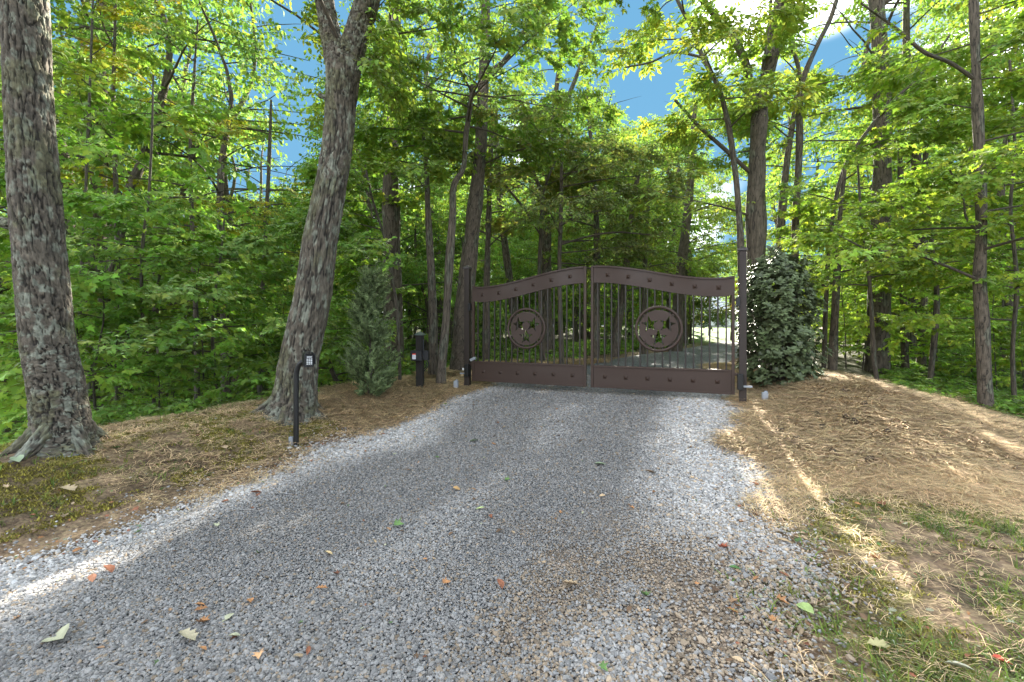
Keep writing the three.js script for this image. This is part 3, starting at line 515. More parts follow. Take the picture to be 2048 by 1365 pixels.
KINDS.push(woodTree('low', 505, 5.5, { r: 0.05, limbs: 17, from: 0.08, len: 2.0, rise: 0.35, n: 20 }), woodTree('low', 506, 7, { r: 0.06, limbs: 19, from: 0.1, len: 2.3, rise: 0.35, n: 20 }));
const inMeadow = (x, Z) => { const px = 1024 + F * x / Z; return Z > 9 && px > lerp(1300, 1385, smooth(9, 18, Z)) && px < lerp(1560, 1505, smooth(9, 30, Z)) && Z < 75; };
{
  const R = rng(77), put = [];
  const group = (x, Z) => { const px = 1024 + F * x / Z; return px < 620 ? ['distant tree in the left-hand woods', 'distant trees in the left-hand woods'] : px < 1300 ? ['distant tree in the woods behind the gate', 'distant trees in the woods behind the gate'] : px < 1560 ? ['distant tree beyond the lawn behind the house', 'distant trees beyond the lawn'] : ['distant tree in the right-hand woods', 'distant trees in the right-hand woods']; };
  for (let tries = 0; tries < 4000 && put.length < 125; tries++) {
    const Z = 10.5 + 55 * R() ** 1.5, x = (R() * 2 - 1) * (Z * 1.18 + 2), [r, s] = rs(x, Z);
    if (Math.abs(r) < halfWidth(s) + 1.2 || inMeadow(x, Z) || put.some((q) => Math.hypot(q[0] - x, q[1] - Z) < 1.3 + Z * 0.03)) continue;
    put.push([x, Z]);
  }
  for (let k = 0; k < 22; k++) put.push([8 + k * 3.6 + 3 * R(), 92 + 24 * R()]);
  for (const [px, Z] of [[1390, 84], [1412, 90], [1434, 82], [1456, 88], [1482, 84], [1366, 40], [1342, 30], [1310, 26], [1328, 42]]) put.push([(px - 1024) / F * Z, Z, -1]);
  for (const [px, Z, k] of [[1335, 20, 2], [1362, 23, 2], [1376, 28, 3], [1300, 21, 2], [1262, 24, 3], [1352, 33, 3], [1318, 29, 3], [1230, 19, 2], [1372, 19, 2], [1560, 26, 3], [1600, 22, 2]]) put.push([(px - 1024) / F * Z, Z, k]);
  for (let k = 0; k < 46; k++) { const b = -0.86 + 1.72 * (k + R()) / 46, Z = 52 + 24 * R(); if (!inMeadow(Z * Math.tan(b), Z)) put.push([Z * Math.tan(b), Z]); }
  for (let tries = 0, n = 0; tries < 3000 && n < 130; tries++) { const Z = 15 + 36 * R(), x = (R() * 2 - 1) * Z * 1.16, [r, s] = rs(x, Z); if (Math.abs(r) < halfWidth(s) + 1.6 || inMeadow(x, Z) || put.some((q) => Math.hypot(q[0] - x, q[1] - Z) < 1.2)) continue; put.push([x, Z, 4 + Math.floor(2 * R())]); n++; }
  put.sort((a, b) => a[1] - b[1]);
  for (const [x, Z, low] of put) {
    const px = 1024 + F * x / Z, clear = (px > 535 && px < 655) || (px > 1225 && px < 1375 && Z < 40), kind = low > 0 ? low : clear ? 4 : low ? 1 : Z > 50 ? Math.floor(R() * 6) : Z > 25 ? Math.floor(R() * 2.6) : 1 + Math.floor(R() * 2.99), k = KINDS[kind], y = H(x, -Z), q = rng(Math.floor(x * 1000 + Z * 77)), [label, grp] = group(x, Z).map((v) => (kind > 3 ? 'low bushy ' : kind > 1 ? 'slim middle-sized ' : 'tall straight ') + v);
    const t = thing('woodland_tree', label, 'tree', [x, y, -Z], R() * 6.28, grp), s = (0.8 + 0.45 * R()) * (px < 560 && Z < 30 ? 1.3 : 1); t.scale.set(s, s * (0.9 + 0.25 * R()), s);
    const tint = px < 620 ? [0.2, 0.34, 0.04] : px < 1250 ? [0.17, 0.29, 0.035] : px > 1540 ? [0.2, 0.32, 0.035] : [0.2, 0.31, 0.035], v = 0.75 + 0.5 * R(), yl = R() * R();
    part('trunk', k.wood, M.bark, t); t.updateMatrixWorld(true);
    k.lists.forEach((l, i) => {
      const keep = []; const w = V(0, 0, 0);
      for (const [m, c] of l) { w.setFromMatrixPosition(m).applyMatrix4(t.matrixWorld); if (sunThrough(w, 0.45) || skyThrough(w, q)) continue; if (!inView(w, 250) && q() < 0.6) continue; keep.push([m, C(c.r * tint[0] * v * (0.92 + 0.5 * yl), c.g * tint[1] * v * (1 + 0.2 * yl), c.b * tint[2] * v)]); }
      if (keep.length) copies('crown', SPRAY.far[i], M.leaf, keep, t);
    });
  }
}
// ---------------------------------------------------------------- saplings of the understorey
{
  const R = rng(909), protos = [0, 1, 2].map((k) => {
    const r = rng(600 + k), h = [1.3, 2.1, 3.0][k], pts = [V(0, -0.1, 0), V(0.05, h * 0.35, 0.04), V(-0.04, h * 0.7, 0.08), V(0.06, h, -0.03)], tg = tube(pts, [0.016, 0.012, 0.008, 0.003], 6, 10), wood = [tg], lists = [[], [], []];
    for (let i = 0; i < 7 + 3 * k; i++) { const lp = makeLimb(tg.userData.curve.getPoint(lerp(0.18, 1, (i + r() * 0.5) / (7 + 3 * k))), i * 2.4 + r(), 0.45 + 0.4 * r() + 0.12 * k, 0.25, r), lg = tube(lp, [0.006, 0.005, 0.003, 0.001], 4, 5); wood.push(lg); foliage(lists, lg.userData.curve, r, { n: 8, wide: 0.4, color: [1, 1, 1], size: 0.95, thick: 0.14, t0: 0.1 }); }
    return { wood: mergeGeometries(wood), lists };
  });
  const put = [];
  for (let tries = 0; tries < 6000 && put.length < 105; tries++) {
    const Z = 4.2 + 14 * R(), x = (R() * 2 - 1) * (Z * 1.15 + 0.5), [r, s] = rs(x, Z), w = halfWidth(s), a = Math.abs(r) - w, px = 1024 + F * x / Z;
    const ok = (px > 1655 && px < 1800 && Z > 11 && a > 0.9) || (r < 0 ? a > (s < 3 ? 2.9 : 1.2) && (px < 820 || Z > 11) : a > (s < 3 ? 4.6 : 3.2));
    if (!ok || inMeadow(x, Z) || (px > 900 && px < 1500 && R() < 0.55) || put.some((q) => Math.hypot(q[0] - x, q[1] - Z) < 0.42)) continue;
    put.push([x, Z]);
  }
  for (let k = 0; k < 14; k++) { const Z = 10.5 + 8 * R(); put.push([(1655 + 130 * R() - 1024) / F * Z, Z]); }
  for (const [x, Z] of put) {
    if (x < 0 && R() < 0.38) continue;
    const px = 1024 + F * x / Z, k = protos[Math.floor(R() ** 1.3 * 3)], zone = px < 700 ? 'the left bank' : px < 1500 ? 'the drive beyond the gate' : 'the right-hand straw bank';
    const t = thing('sapling', `leafy green sapling of the undergrowth behind ${zone}`, 'sapling', [x, H(x, -Z), -Z], R() * 6.28, `saplings behind ${zone}`), s = 0.8 + 0.5 * R(); t.scale.setScalar(s);
    part('stem', k.wood, M.bark, t); t.updateMatrixWorld(true);
    const v = 0.8 + 0.5 * R(), tint = px > 1550 ? [0.22, 0.36, 0.03] : px < 700 ? [0.19, 0.35, 0.032] : [0.16, 0.28, 0.035], w = V(0, 0, 0);
    k.lists.forEach((l, i) => { const keep = l.filter(([m]) => !sunThrough(w.setFromMatrixPosition(m).applyMatrix4(t.matrixWorld))).map(([m, c]) => [m, C(c.r * tint[0] * v, c.g * tint[1] * v, c.b * tint[2] * v)]); if (keep.length) copies('leaves', SPRAY.maple[i], M.leaf, keep, t); });
  }
}
// ---------------------------------------------------------------- the two planted evergreens
function whorl(seed, n, len, wide) { const R = rng(seed), m = new Mesher(); for (let k = 0; k < n; k++) { const v = 0.7 + 0.6 * R(); leaf(m, 'slim', euler(-0.25 - 0.7 * R(), k / n * 6.28 + R() * 0.5, (R() - 0.5) * 0.5), V(0, k * 0.006, 0), len * (0.75 + 0.5 * R()), [v, v, v], 0.25, 0.25, wide); } return m.build(); }
{
  const p = onGround(1572, 778), R = rng(31), t = thing('evergreen_shrub', 'dense dark glossy-leaved evergreen shrub right of the right gate post', 'shrub', [p.x + 0.03, p.y, p.z - 0.25]), scale = -(p.z - 0.25) / F, lists = [[], []], wood = [];
  const w = [whorl(1, 9, 0.07, 1.7), whorl(2, 11, 0.06, 1.7)];
  const half = (h) => (h < 0.12 ? lerp(0.40, 0.5, h / 0.12) : h < 0.5 ? 0.5 : lerp(0.5, 0.3, ((h - 0.5) / 0.5) ** 1.6)) * 1.0;
  const HT = 255 * scale;
  for (let k = 0; k < 14; k++) { const a = k * 2.4, pts = [V(0.05 * Math.cos(a), -0.05, 0.05 * Math.sin(a)), V(0.15 * Math.cos(a), HT * 0.3, 0.15 * Math.sin(a)), V(0.3 * Math.cos(a) * R(), HT * (0.6 + 0.35 * R()), 0.3 * Math.sin(a) * R())]; wood.push(tube(pts, [0.018, 0.012, 0.004], 6, 8)); }
  for (let k = 0; k < 1350; k++) {
    const h = R() ** 0.9, a = R() * 6.283, lump = 0.35 + 1.25 * fbm(a * 1.9 + 3, h * 7, 5, 3), rr = half(h) * lump * (0.35 + 0.65 * Math.sqrt(R())), q = V(Math.cos(a) * rr - 0.04 * (h - 0.5), h * HT * (0.9 + 0.18 * fbm(a * 1.3, 2, 8, 2)) + 0.03, Math.sin(a) * rr);
    const out = new THREE.Quaternion().setFromUnitVectors(UP, V(Math.cos(a) * 0.9, 0.75 + R() * 0.5, Math.sin(a) * 0.9).normalize()), s = 0.75 + 0.6 * R(), v = 0.7 + 0.7 * R() ** 2;
    lists[k % 2].push([placed(q, out.multiply(euler(0, R() * 6.28, 0)), V(s, s, s)), C(0.1 * v, 0.128 * v, 0.055 * v)]);
  }
  for (let k = 0; k < 46; k++) { const h = 0.25 + 0.75 * R(), a = R() * 6.283, rr = half(h) * 0.8, lean = V(Math.cos(a), 1.1 + R(), Math.sin(a)).normalize(), L = 0.16 + 0.2 * R(), q0 = V(Math.cos(a) * rr, h * HT * 0.92, Math.sin(a) * rr); wood.push(tube([q0, q0.clone().addScaledVector(lean, L)], [0.006, 0.003], 4, 2)); for (let j = 0; j < 4; j++) { const s = 1.05 - 0.12 * j + 0.2 * R(); lists[k % 2].push([placed(q0.clone().addScaledVector(lean, L * (0.3 + 0.24 * j)), new THREE.Quaternion().setFromUnitVectors(UP, lean).multiply(euler(0, R() * 6, 0)), V(s, s, s)), C(0.12, 0.16, 0.06)]); } }
  for (let k = 0; k < 160; k++) { const a = 5.6 + R() * 1.6, rr = 0.35 + 0.3 * R(), s = 0.8 + 0.5 * R(); lists[k % 2].push([placed(V(Math.cos(a) * rr, 0.05 + 0.3 * R() * R(), Math.sin(a) * rr * -0.7), euler((R() - 0.5), R() * 6, (R() - 0.5)), V(s, s, s)), C(0.09, 0.15, 0.06)]); }
  part('stems', mergeGeometries(wood), M.bark, t); lists.forEach((l, i) => copies('foliage', w[i], M.glossyLeaf, l, t));
}
{
  const p = onGround(738, 797), R = rng(32), t = thing('juniper', 'feathery grey-green columnar juniper on the straw left of the control box post', 'shrub', [p.x, p.y, p.z]), scale = -p.z / F, HT = 262 * scale, lists = [[], []], wood = [];
  const frond = (seed) => { const r = rng(seed), m = new Mesher(); for (let k = 0; k < 34; k++) { const t2 = k / 34, a = r() * 6.28, at = V(0, t2 * 0.2, 0).add(V((r() - 0.5) * 0.02, 0, (r() - 0.5) * 0.02)), v = 0.65 + 0.7 * r(), d = V(Math.cos(a) * 0.8, 0.7 + 0.5 * r(), Math.sin(a) * 0.8).normalize(), s = V(-Math.sin(a), 0, Math.cos(a)), l = 0.055 * (1.15 - t2 * 0.6); m.strip([at, at.clone().addScaledVector(d, l * 0.6), at.clone().addScaledVector(d, l)], [0.004, 0.0045, 0.0008], s, [v, v, v]); } return m.build(); };
  const fr = [frond(1), frond(2)];
  wood.push(tube([V(0, -0.05, 0), V(0.03, HT * 0.4, 0.02), V(0.06, HT * 0.95, 0)], [0.03, 0.02, 0.005], 7, 12));
  for (let b = 0; b < 84; b++) {
    const h = R() ** 1.15, a = R() * 6.283, reach = lerp(0.52, 0.08, h ** 0.7) * (h < 0.1 ? 0.75 : 1) * (0.6 + 0.6 * R()), from = V(0.04 * h, Math.max(0.05, h * HT * 0.9 - 0.1), 0), tip = V(Math.cos(a) * reach + 0.05 * h, h * HT * 0.92 + 0.12 + 0.25 * reach, Math.sin(a) * reach), mid = from.clone().lerp(tip, 0.5).add(V(0, -0.05, 0)), lg = tube([from, mid, tip], [0.008, 0.005, 0.002], 4, 5);
    wood.push(lg);
    for (let k = 0; k < 10; k++) { const u = 0.2 + 0.75 * R(), q = lg.userData.curve.getPoint(u).add(V((R() - 0.5) * 0.09, (R() - 0.5) * 0.09, (R() - 0.5) * 0.09)), out = new THREE.Quaternion().setFromUnitVectors(UP, V(Math.cos(a) + (R() - 0.5) * 1.4, 0.9 + (R() - 0.5), Math.sin(a) + (R() - 0.5) * 1.4).normalize()), s = 0.7 + 0.7 * R(), v = 0.6 + 0.8 * R(); lists[k % 2].push([placed(q, out, V(s, s, s)), C(0.14 * v, 0.19 * v, 0.075 * v)]); }
  }
  part('stems', mergeGeometries(wood), M.bark, t); lists.forEach((l, i) => copies('foliage', fr[i], M.juniper, l, t));
}
// ---------------------------------------------------------------- the gate
const GL = V(-0.697, 0, -8.03), GR = V(3.13, 0, -6.39), GATE_Y = 0.588, SPAN = GL.distanceTo(GR), GT = -Math.atan2(GR.z - GL.z, GR.x - GL.x), GD = GR.clone().sub(GL).normalize(), GW = SPAN / 2 - 0.037;
const boxAt = (w, h, d, x, y, z, r = 0.004) => { const g = r ? new RoundedBoxGeometry(w, h, d, 1, Math.min(r, w / 3, h / 3, d / 3)) : new THREE.BoxGeometry(w, h, d); g.translate(x, y, z); return g; };
const topLine = (u) => 1.652 + 0.265 * 0.5 * (1 + Math.cos(Math.PI * clamp(1 - u) / 0.93 > Math.PI ? Math.PI : Math.PI * clamp(1 - u) / 0.93)) + 0.02 * smooth(0.07, 0, u);     // u 0 at the post, 1 at the middle
function band(lo, hi, d, x0, x1, z) {  // a plate between two curves
  const s = new THREE.Shape(), N = 40; for (let i = 0; i <= N; i++) { const x = lerp(x0, x1, i / N); i ? s.lineTo(x, lo(x)) : s.moveTo(x, lo(x)); } for (let i = N; i >= 0; i--) { const x = lerp(x0, x1, i / N); s.lineTo(x, hi(x)); }
  const g = new THREE.ExtrudeGeometry(s, { depth: d, bevelEnabled: false }); g.translate(0, 0, z - d / 2); return g;
}
function star(cx, cy, r, turn) { const p = new THREE.Path(); for (let k = 0; k < 10; k++) { const a = turn + Math.PI / 2 + k * Math.PI / 5, q = k % 2 ? r * 0.4 : r; const x = cx + q * Math.cos(a), y = cy + q * Math.sin(a); k ? p.lineTo(x, y) : p.moveTo(x, y); } p.closePath(); return p; }
function stud() { const g = new THREE.ConeGeometry(0.043, 0.03, 4, 1); g.rotateY(Math.PI / 4); g.rotateX(Math.PI / 2); return g.toNonIndexed(); }
const studG = stud(); studG.computeVertexNormals();
function gateLeaf(side, label) {           // side -1: hinged on the left post; local x runs from the middle of the span's own end, to the right
  const o = side < 0 ? GL.clone() : GR.clone(), t = thing('gate_leaf', label, 'gate', [o.x, GATE_Y, o.z], GT);
  const X = (u) => side < 0 ? u * GW : -u * GW, top = (x) => topLine(Math.abs(x) / GW), x0 = Math.min(X(0), X(1)), x1 = Math.max(X(0), X(1)), inner = [x0 + 0.042, x1 - 0.042];
  part('stile', boxAt(0.04, 1.40, 0.05, X(0) + (side < 0 ? 0.02 : -0.02), 0.70, 0), M.gate, t);
  part('stile', boxAt(0.04, topLine(1) - 0.002, 0.05, X(1) + (side < 0 ? -0.02 : 0.02), topLine(1) / 2, 0), M.gate, t).userData.label = 'taller stile at the middle of the gateway';
  const outer = side < 0 ? [x0, x1 - 0.041] : [x0 + 0.041, x1];
  part('top_panel', band((x) => top(x) - 0.262, (x) => top(x) - 0.012, 0.022, ...outer, 0), M.gate, t);
  part('trim', band((x) => top(x) - 0.026, top, 0.062, ...outer, 0), M.gate, t);
  part('trim', band((x) => top(x) - 0.268, (x) => top(x) - 0.248, 0.05, ...outer, 0), M.gate, t);
  part('bottom_panel', boxAt(inner[1] - inner[0], 0.30, 0.022, (inner[0] + inner[1]) / 2, 0.17, 0, 0), M.gate, t);
  part('rail', boxAt(inner[1] - inner[0], 0.03, 0.05, (inner[0] + inner[1]) / 2, 0.335, 0), M.gate, t);
  part('rail', boxAt(inner[1] - inner[0], 0.025, 0.05, (inner[0] + inner[1]) / 2, 0.0125, 0), M.gate, t);
  for (let k = 0; k < 6; k++) for (const low of [0, 1]) { const x = X(low ? 0.11 + 0.78 * k / 5 : 0.1 + 0.77 * k / 5), m = part('stud', studG, M.gate, t); m.position.set(x, low ? 0.175 : top(x) - 0.14, 0.026); }
  const barG = {};
  for (let k = 0; k < 18; k++) { const x = X((k + 1) / 19), h = top(x) - 0.262 - 0.345, g = boxAt(0.021, h, 0.021, 0, h / 2, 0, 0.003), m = part('bar', g, M.gateBar, t); m.position.set(x, 0.348, -0.004); }
  const med = new THREE.Group(); med.name = 'medallion'; med.position.set(X(0.5), 0.925, 0.022); t.add(med);
  const ring = new THREE.TorusGeometry(0.325, 0.021, 8, 56); ring.scale(1, 1, 0.7); part('ring', ring, M.gate, med);
  const disc = new THREE.Shape(); disc.absarc(0, 0, 0.28, 0, Math.PI * 2, false);
  disc.holes.push(star(-0.128, 0.066, 0.128, 0.12), star(0.128, 0.066, 0.128, -0.2), star(0, -0.138, 0.132, 0.02));
  const dg = new THREE.ExtrudeGeometry(disc, { depth: 0.008, bevelEnabled: false, curveSegments: 40 }); dg.translate(0, 0, -0.004); part('star_plate', dg, M.gate, med);
  for (let k = 0; k < 4; k++) { const a = Math.PI / 4 + k * Math.PI / 2, g = boxAt(0.07, 0.02, 0.008, 0.29, 0, 0, 0); g.rotateZ(a); part('tab', g, M.gate, med); }
  const hx = X(0);
  part('hinge_arm', boxAt(0.10, 0.03, 0.04, hx + (side < 0 ? -0.03 : 0.03), 1.33, 0.0), M.gate, t);
  part('hinge_arm', boxAt(0.10, 0.04, 0.04, hx + (side < 0 ? -0.03 : 0.03), 0.29, 0.0), M.gate, t);
  if (side < 0) { const g = boxAt(0.10, 0.05, 0.07, 0, 0, 0, 0.008); g.rotateZ(0.45); g.translate(0.03, 0.385, 0.04); part('latch_box', g, M.greyMetal, t); }
  return t;
}
gateLeaf(-1, 'left brown steel gate leaf with star medallion, farther from the camera');
gateLeaf(1, 'right brown steel gate leaf with star medallion, beside the evergreen shrub');
function gatePost(s, label, side) {
  const x = GL.x + GD.x * s, z = GL.z + GD.z * s, y = H(x, z) - 0.06, top = side < 0 ? 2.565 : 2.60, t = thing('gate_post', label, 'post', [x, y, z], GT), h = top - y;
  part('pole', boxAt(0.094, h, 0.094, 0, h / 2, 0, 0.006), M.gatePost, t);
  const cap = new THREE.ConeGeometry(0.082, 0.045, 4).toNonIndexed(); cap.rotateY(Math.PI / 4); cap.translate(0, h + 0.052, 0); const brim = boxAt(0.125, 0.03, 0.125, 0, h + 0.015, 0, 0.005);
  part('cap', mergeGeometries([cap, brim]), M.capDark, t);
  const f = side < 0 ? 1 : -1, gy = GATE_Y - y;
  part('hinge', boxAt(0.05, 0.13, 0.07, f * 0.06, gy + 1.30, 0.03, 0.006), M.blackMetal, t);
  part('hinge', boxAt(0.075, 0.22, 0.09, f * 0.035, gy + 0.19, 0.075, 0.012), M.blackMetal, t);
  part('bracket', boxAt(0.12, 0.028, 0.012, -f * 0.055, gy + 0.13, 0.07, 0.002), M.greyMetal, t);
  if (side < 0) part('sensor_plate', boxAt(0.03, 0.04, 0.02, -0.075, gy + 0.2, 0.02, 0.003), M.white, t);
  return t;
}
M.gatePost = std({ color: C(0.022, 0.013, 0.0095), roughnessMap: paintRough, roughness: 1 });
M.capDark = std({ color: C(0.055, 0.045, 0.045), roughness: 0.38, metalness: 0.2 });
gatePost(-0.1, 'left brown square gate post with pyramid cap, near the control box', -1);
gatePost(SPAN + 0.1, 'right brown square gate post with pyramid cap, beside the shrub', 1);

// ---------------------------------------------------------------- keypad on its gooseneck
{
  const p = onGround(592, 893), Z = -p.z, up = (py) => P(592, py, Z).y - p.y, t = thing('keypad_post', 'black gooseneck post with hooded keypad on the left gravel edge', 'keypad post', [p.x, p.y, p.z]);
  const y = (py) => up(py), x = (px) => (px - 592) / F * Z;
  part('pole', tube([V(0, -0.1, 0), V(0, 0.3, 0), V(0, y(770), 0), V(0.004, y(748), 0), V(x(597), y(733), 0.005), V(x(603), y(726), 0.01), V(x(610), y(723), 0.015), V(x(616), y(723), 0.02)], Array(9).fill(0.029), 14, 60), M.blackMetal, t);
  const head = new THREE.Group(); head.name = 'keypad_head'; head.position.set(x(619), y(721), 0.03); head.rotation.y = 0.62; t.add(head);
  part('housing', boxAt(0.105, 0.15, 0.09, 0, 0, 0, 0.012), M.blackPlastic, head);
  const hood = new THREE.Shape(); hood.moveTo(-0.062, -0.055); hood.lineTo(-0.062, 0.03); hood.absarc(0, 0.03, 0.062, Math.PI, 0, true); hood.lineTo(0.062, -0.055); hood.lineTo(0.052, -0.055); hood.lineTo(0.052, 0.03); hood.absarc(0, 0.03, 0.052, 0, Math.PI, false); hood.lineTo(-0.052, -0.055);
  const hg = new THREE.ExtrudeGeometry(hood, { depth: 0.125, bevelEnabled: false, curveSegments: 10 }); hg.translate(0, 0.012, -0.05); part('hood', hg, M.blackMetal, head);
  part('display', boxAt(0.055, 0.012, 0.006, 0, 0.042, 0.047, 0.001), M.white, head);
  for (let r = 0; r < 4; r++) for (let c = 0; c < 3; c++) part('key', boxAt(0.017, 0.012, 0.007, (c - 1) * 0.0215, 0.018 - r * 0.0185, 0.047, 0.002), M.white, head);
  part('conduit_box', boxAt(0.05, 0.11, 0.045, -0.055, 0.055, 0.0, 0.006), M.greyMetal, t);
}
// ---------------------------------------------------------------- control box post
{
  const p = onGround(840, 781), Z = -p.z, t = thing('control_post', 'black wooden post with grey cap and control boxes left of the gate', 'control post', [p.x, p.y, p.z], -0.1), k = Z / F;
  const w = 13.5 * k, h = 110 * k;
  part('post', boxAt(w, h + 0.1, w, 0, h / 2 - 0.05, 0, 0.004), M.darkWood, t);
  const cap = new THREE.ConeGeometry(w * 0.95, 0.05, 4).toNonIndexed(); cap.rotateY(Math.PI / 4); cap.translate(0, h + 0.045, 0); part('cap', mergeGeometries([cap, boxAt(w * 1.35, 0.02, w * 1.35, 0, h + 0.01, 0, 0.003)]), M.capMetal, t);
  const by = 70 * k; const box = part('control_box', boxAt(22 * k, 20 * k, 0.1, -3 * k, by, w / 2 + 0.05, 0.008), M.blackPlastic, t);
  const cv = document.createElement('canvas'); cv.width = 64; cv.height = 96; const g = cv.getContext('2d'); g.fillStyle = '#e4e4ea'; g.fillRect(0, 0, 64, 96); g.fillStyle = '#d8442a'; g.fillRect(0, 0, 64, 20); g.fillStyle = '#9a9aa6'; for (let i = 0; i < 6; i++) g.fillRect(6, 30 + i * 10, i % 2 ? 40 : 52, 4);
  const tx = new THREE.CanvasTexture(cv); tx.colorSpace = THREE.SRGBColorSpace;
  const lab = part('label', new THREE.BoxGeometry(7 * k, 11 * k, 0.002), std({ map: tx, roughness: 0.5 }), box); lab.position.set(-6.5 * k, by - 0.01, w / 2 + 0.103);
  part('side_box', boxAt(11 * k, 19 * k, 0.11, w / 2 + 5.5 * k + 0.002, by, 0.0, 0.006), M.blackPlastic, t);
  part('conduit', tube([V(w / 2 + 0.02, by + 9 * k, 0.07), V(w / 2 + 0.02, by + 32 * k, 0.07)], [0.011, 0.011], 8, 4), M.blackPlastic, t);
  for (const d of [0, 0.035]) part('cable', tube([V(w / 2 + 0.05 + d, by - 9 * k, 0.03), V(w / 2 + 0.07 + d, by - 20 * k, 0.05), V(w / 2 + 0.01, by - 30 * k - d, 0.04), V(w / 2 + 0.004, by - 40 * k, 0.0)], [0.007, 0.007, 0.007], 7, 20), M.blackPlastic, t);
}
// ---------------------------------------------------------------- small grey boxes on stakes at either side of the gate
function stakeBox(px, py, wpx, hpx, gap, label) {
  const p = onGround(px, py), k = -p.z / F, t = thing('sensor_box', label, 'sensor box', [p.x, p.y, p.z], -0.25);
  part('stake', boxAt(0.022, gap * k + 0.08, 0.022, 0, gap * k / 2 - 0.03, 0, 0.003), M.blackMetal, t);
  part('box', boxAt(wpx * k, hpx * k, 0.06, 0, gap * k + hpx * k / 2, 0, 0.008), M.greyMetal, t);
  part('bracket', boxAt(wpx * k * 0.5, 0.02, 0.03, wpx * k * 0.15, (gap + hpx) * k + 0.0102, 0, 0.003), M.greyMetal, t);
}
stakeBox(1530, 810, 11, 19, 6, 'small grey box on a stake in the straw before the shrub');
stakeBox(912, 783, 9, 15, 6, 'small grey box on a stake left of the left gate post');

// ---------------------------------------------------------------- beyond: house, lawn shrubs, little lawn trees
{
  const Z = 70, p = V(31.5, 0, -Z); p.y = H(p.x, p.z); const t = thing('house', 'low white house with pale metal roof beyond the lawn', 'house', [p.x, p.y, p.z]);
  const white = std({ color: C(0.72, 0.72, 0.74), roughness: 0.7 }), roof = std({ color: C(0.5, 0.51, 0.53), roughness: 0.4, metalness: 0.5 }), dark = std({ color: C(0.05, 0.055, 0.06), roughness: 0.2 });
  part('wall', boxAt(17, 2.7, 8, 0, 1.35, -4, 0), white, t);
  const rs_ = new THREE.Shape(); rs_.moveTo(-4.7, 0); rs_.lineTo(0, 2.3); rs_.lineTo(4.7, 0); rs_.lineTo(4.7, 0.14); rs_.lineTo(0, 2.46); rs_.lineTo(-4.7, 0.14); const rg = new THREE.ExtrudeGeometry(rs_, { depth: 18, bevelEnabled: false }); rg.rotateY(Math.PI / 2); rg.translate(-9, 2.6, -4); part('roof', rg, roof, t);
  for (const x of [-6, -2.5, 3, 6.2]) { const w = part('window', boxAt(1.3, 1.3, 0.08, x, 1.55, 0.03, 0), white, t); part('pane', boxAt(1.1, 1.1, 0.03, x, 1.55, 0.065, 0), dark, w); }
  part('door', boxAt(1, 2.1, 0.08, 0.4, 1.05, 0.03, 0), dark, t); part('foundation', boxAt(17.2, 0.3, 8.2, 0, 0.1, -4, 0), std({ color: C(0.4, 0.4, 0.4), roughness: 0.9 }), t);
}
{
  const R = rng(8), g = SPRAY.far;
  [[1386, 61, 'left'], [1411, 58, 'middle'], [1448, 60, 'right']].forEach(([px, Z, w]) => {
    const q = P(px, 650, Z); const t = thing('round_shrub', `small clipped round shrub before the house, ${w} of three`, 'shrub', [q.x, H(q.x, q.z), q.z]), l = [];
    for (let k = 0; k < 90; k++) { const d = V(R() - 0.5, R() - 0.5, R() - 0.5).normalize(), s = 0.5; l.push([placed(d.clone().multiplyScalar(0.5 * Math.cbrt(R())).add(V(0, 0.55, 0)), euler(R() * 6, R() * 6, R() * 6), V(s, s, s)), C(0.03, 0.06, 0.02)]); }
    copies('foliage', g[0], M.leaf, l, t);
  });
}
const lawnTree = (label, px, py, Z, seed, color, h) => tree(label, { seed, Z, kind: 'far', color, path: [[px, py, 6], [px + 1, py - 45, 5], [px - 2, py - 80, 4], [px + 3, py - h, 2]], foliage: { limbs: 12, from: 0.32, len: 2.0, rise: 0.3, n: 22, size: 0.9 } });
lawnTree('little yellow-leaved lawn tree seen through the right end of the gate', 1463, 684, 23, 61, [0.26, 0.25, 0.02], 120);
lawnTree('little yellow-green lawn tree in front of the white house', 1419, 671, 30, 62, [0.28, 0.27, 0.02], 95);
lawnTree('young green tree where the gravel bend meets the lawn', 1381, 688, 20, 63, [0.13, 0.2, 0.02], 190);

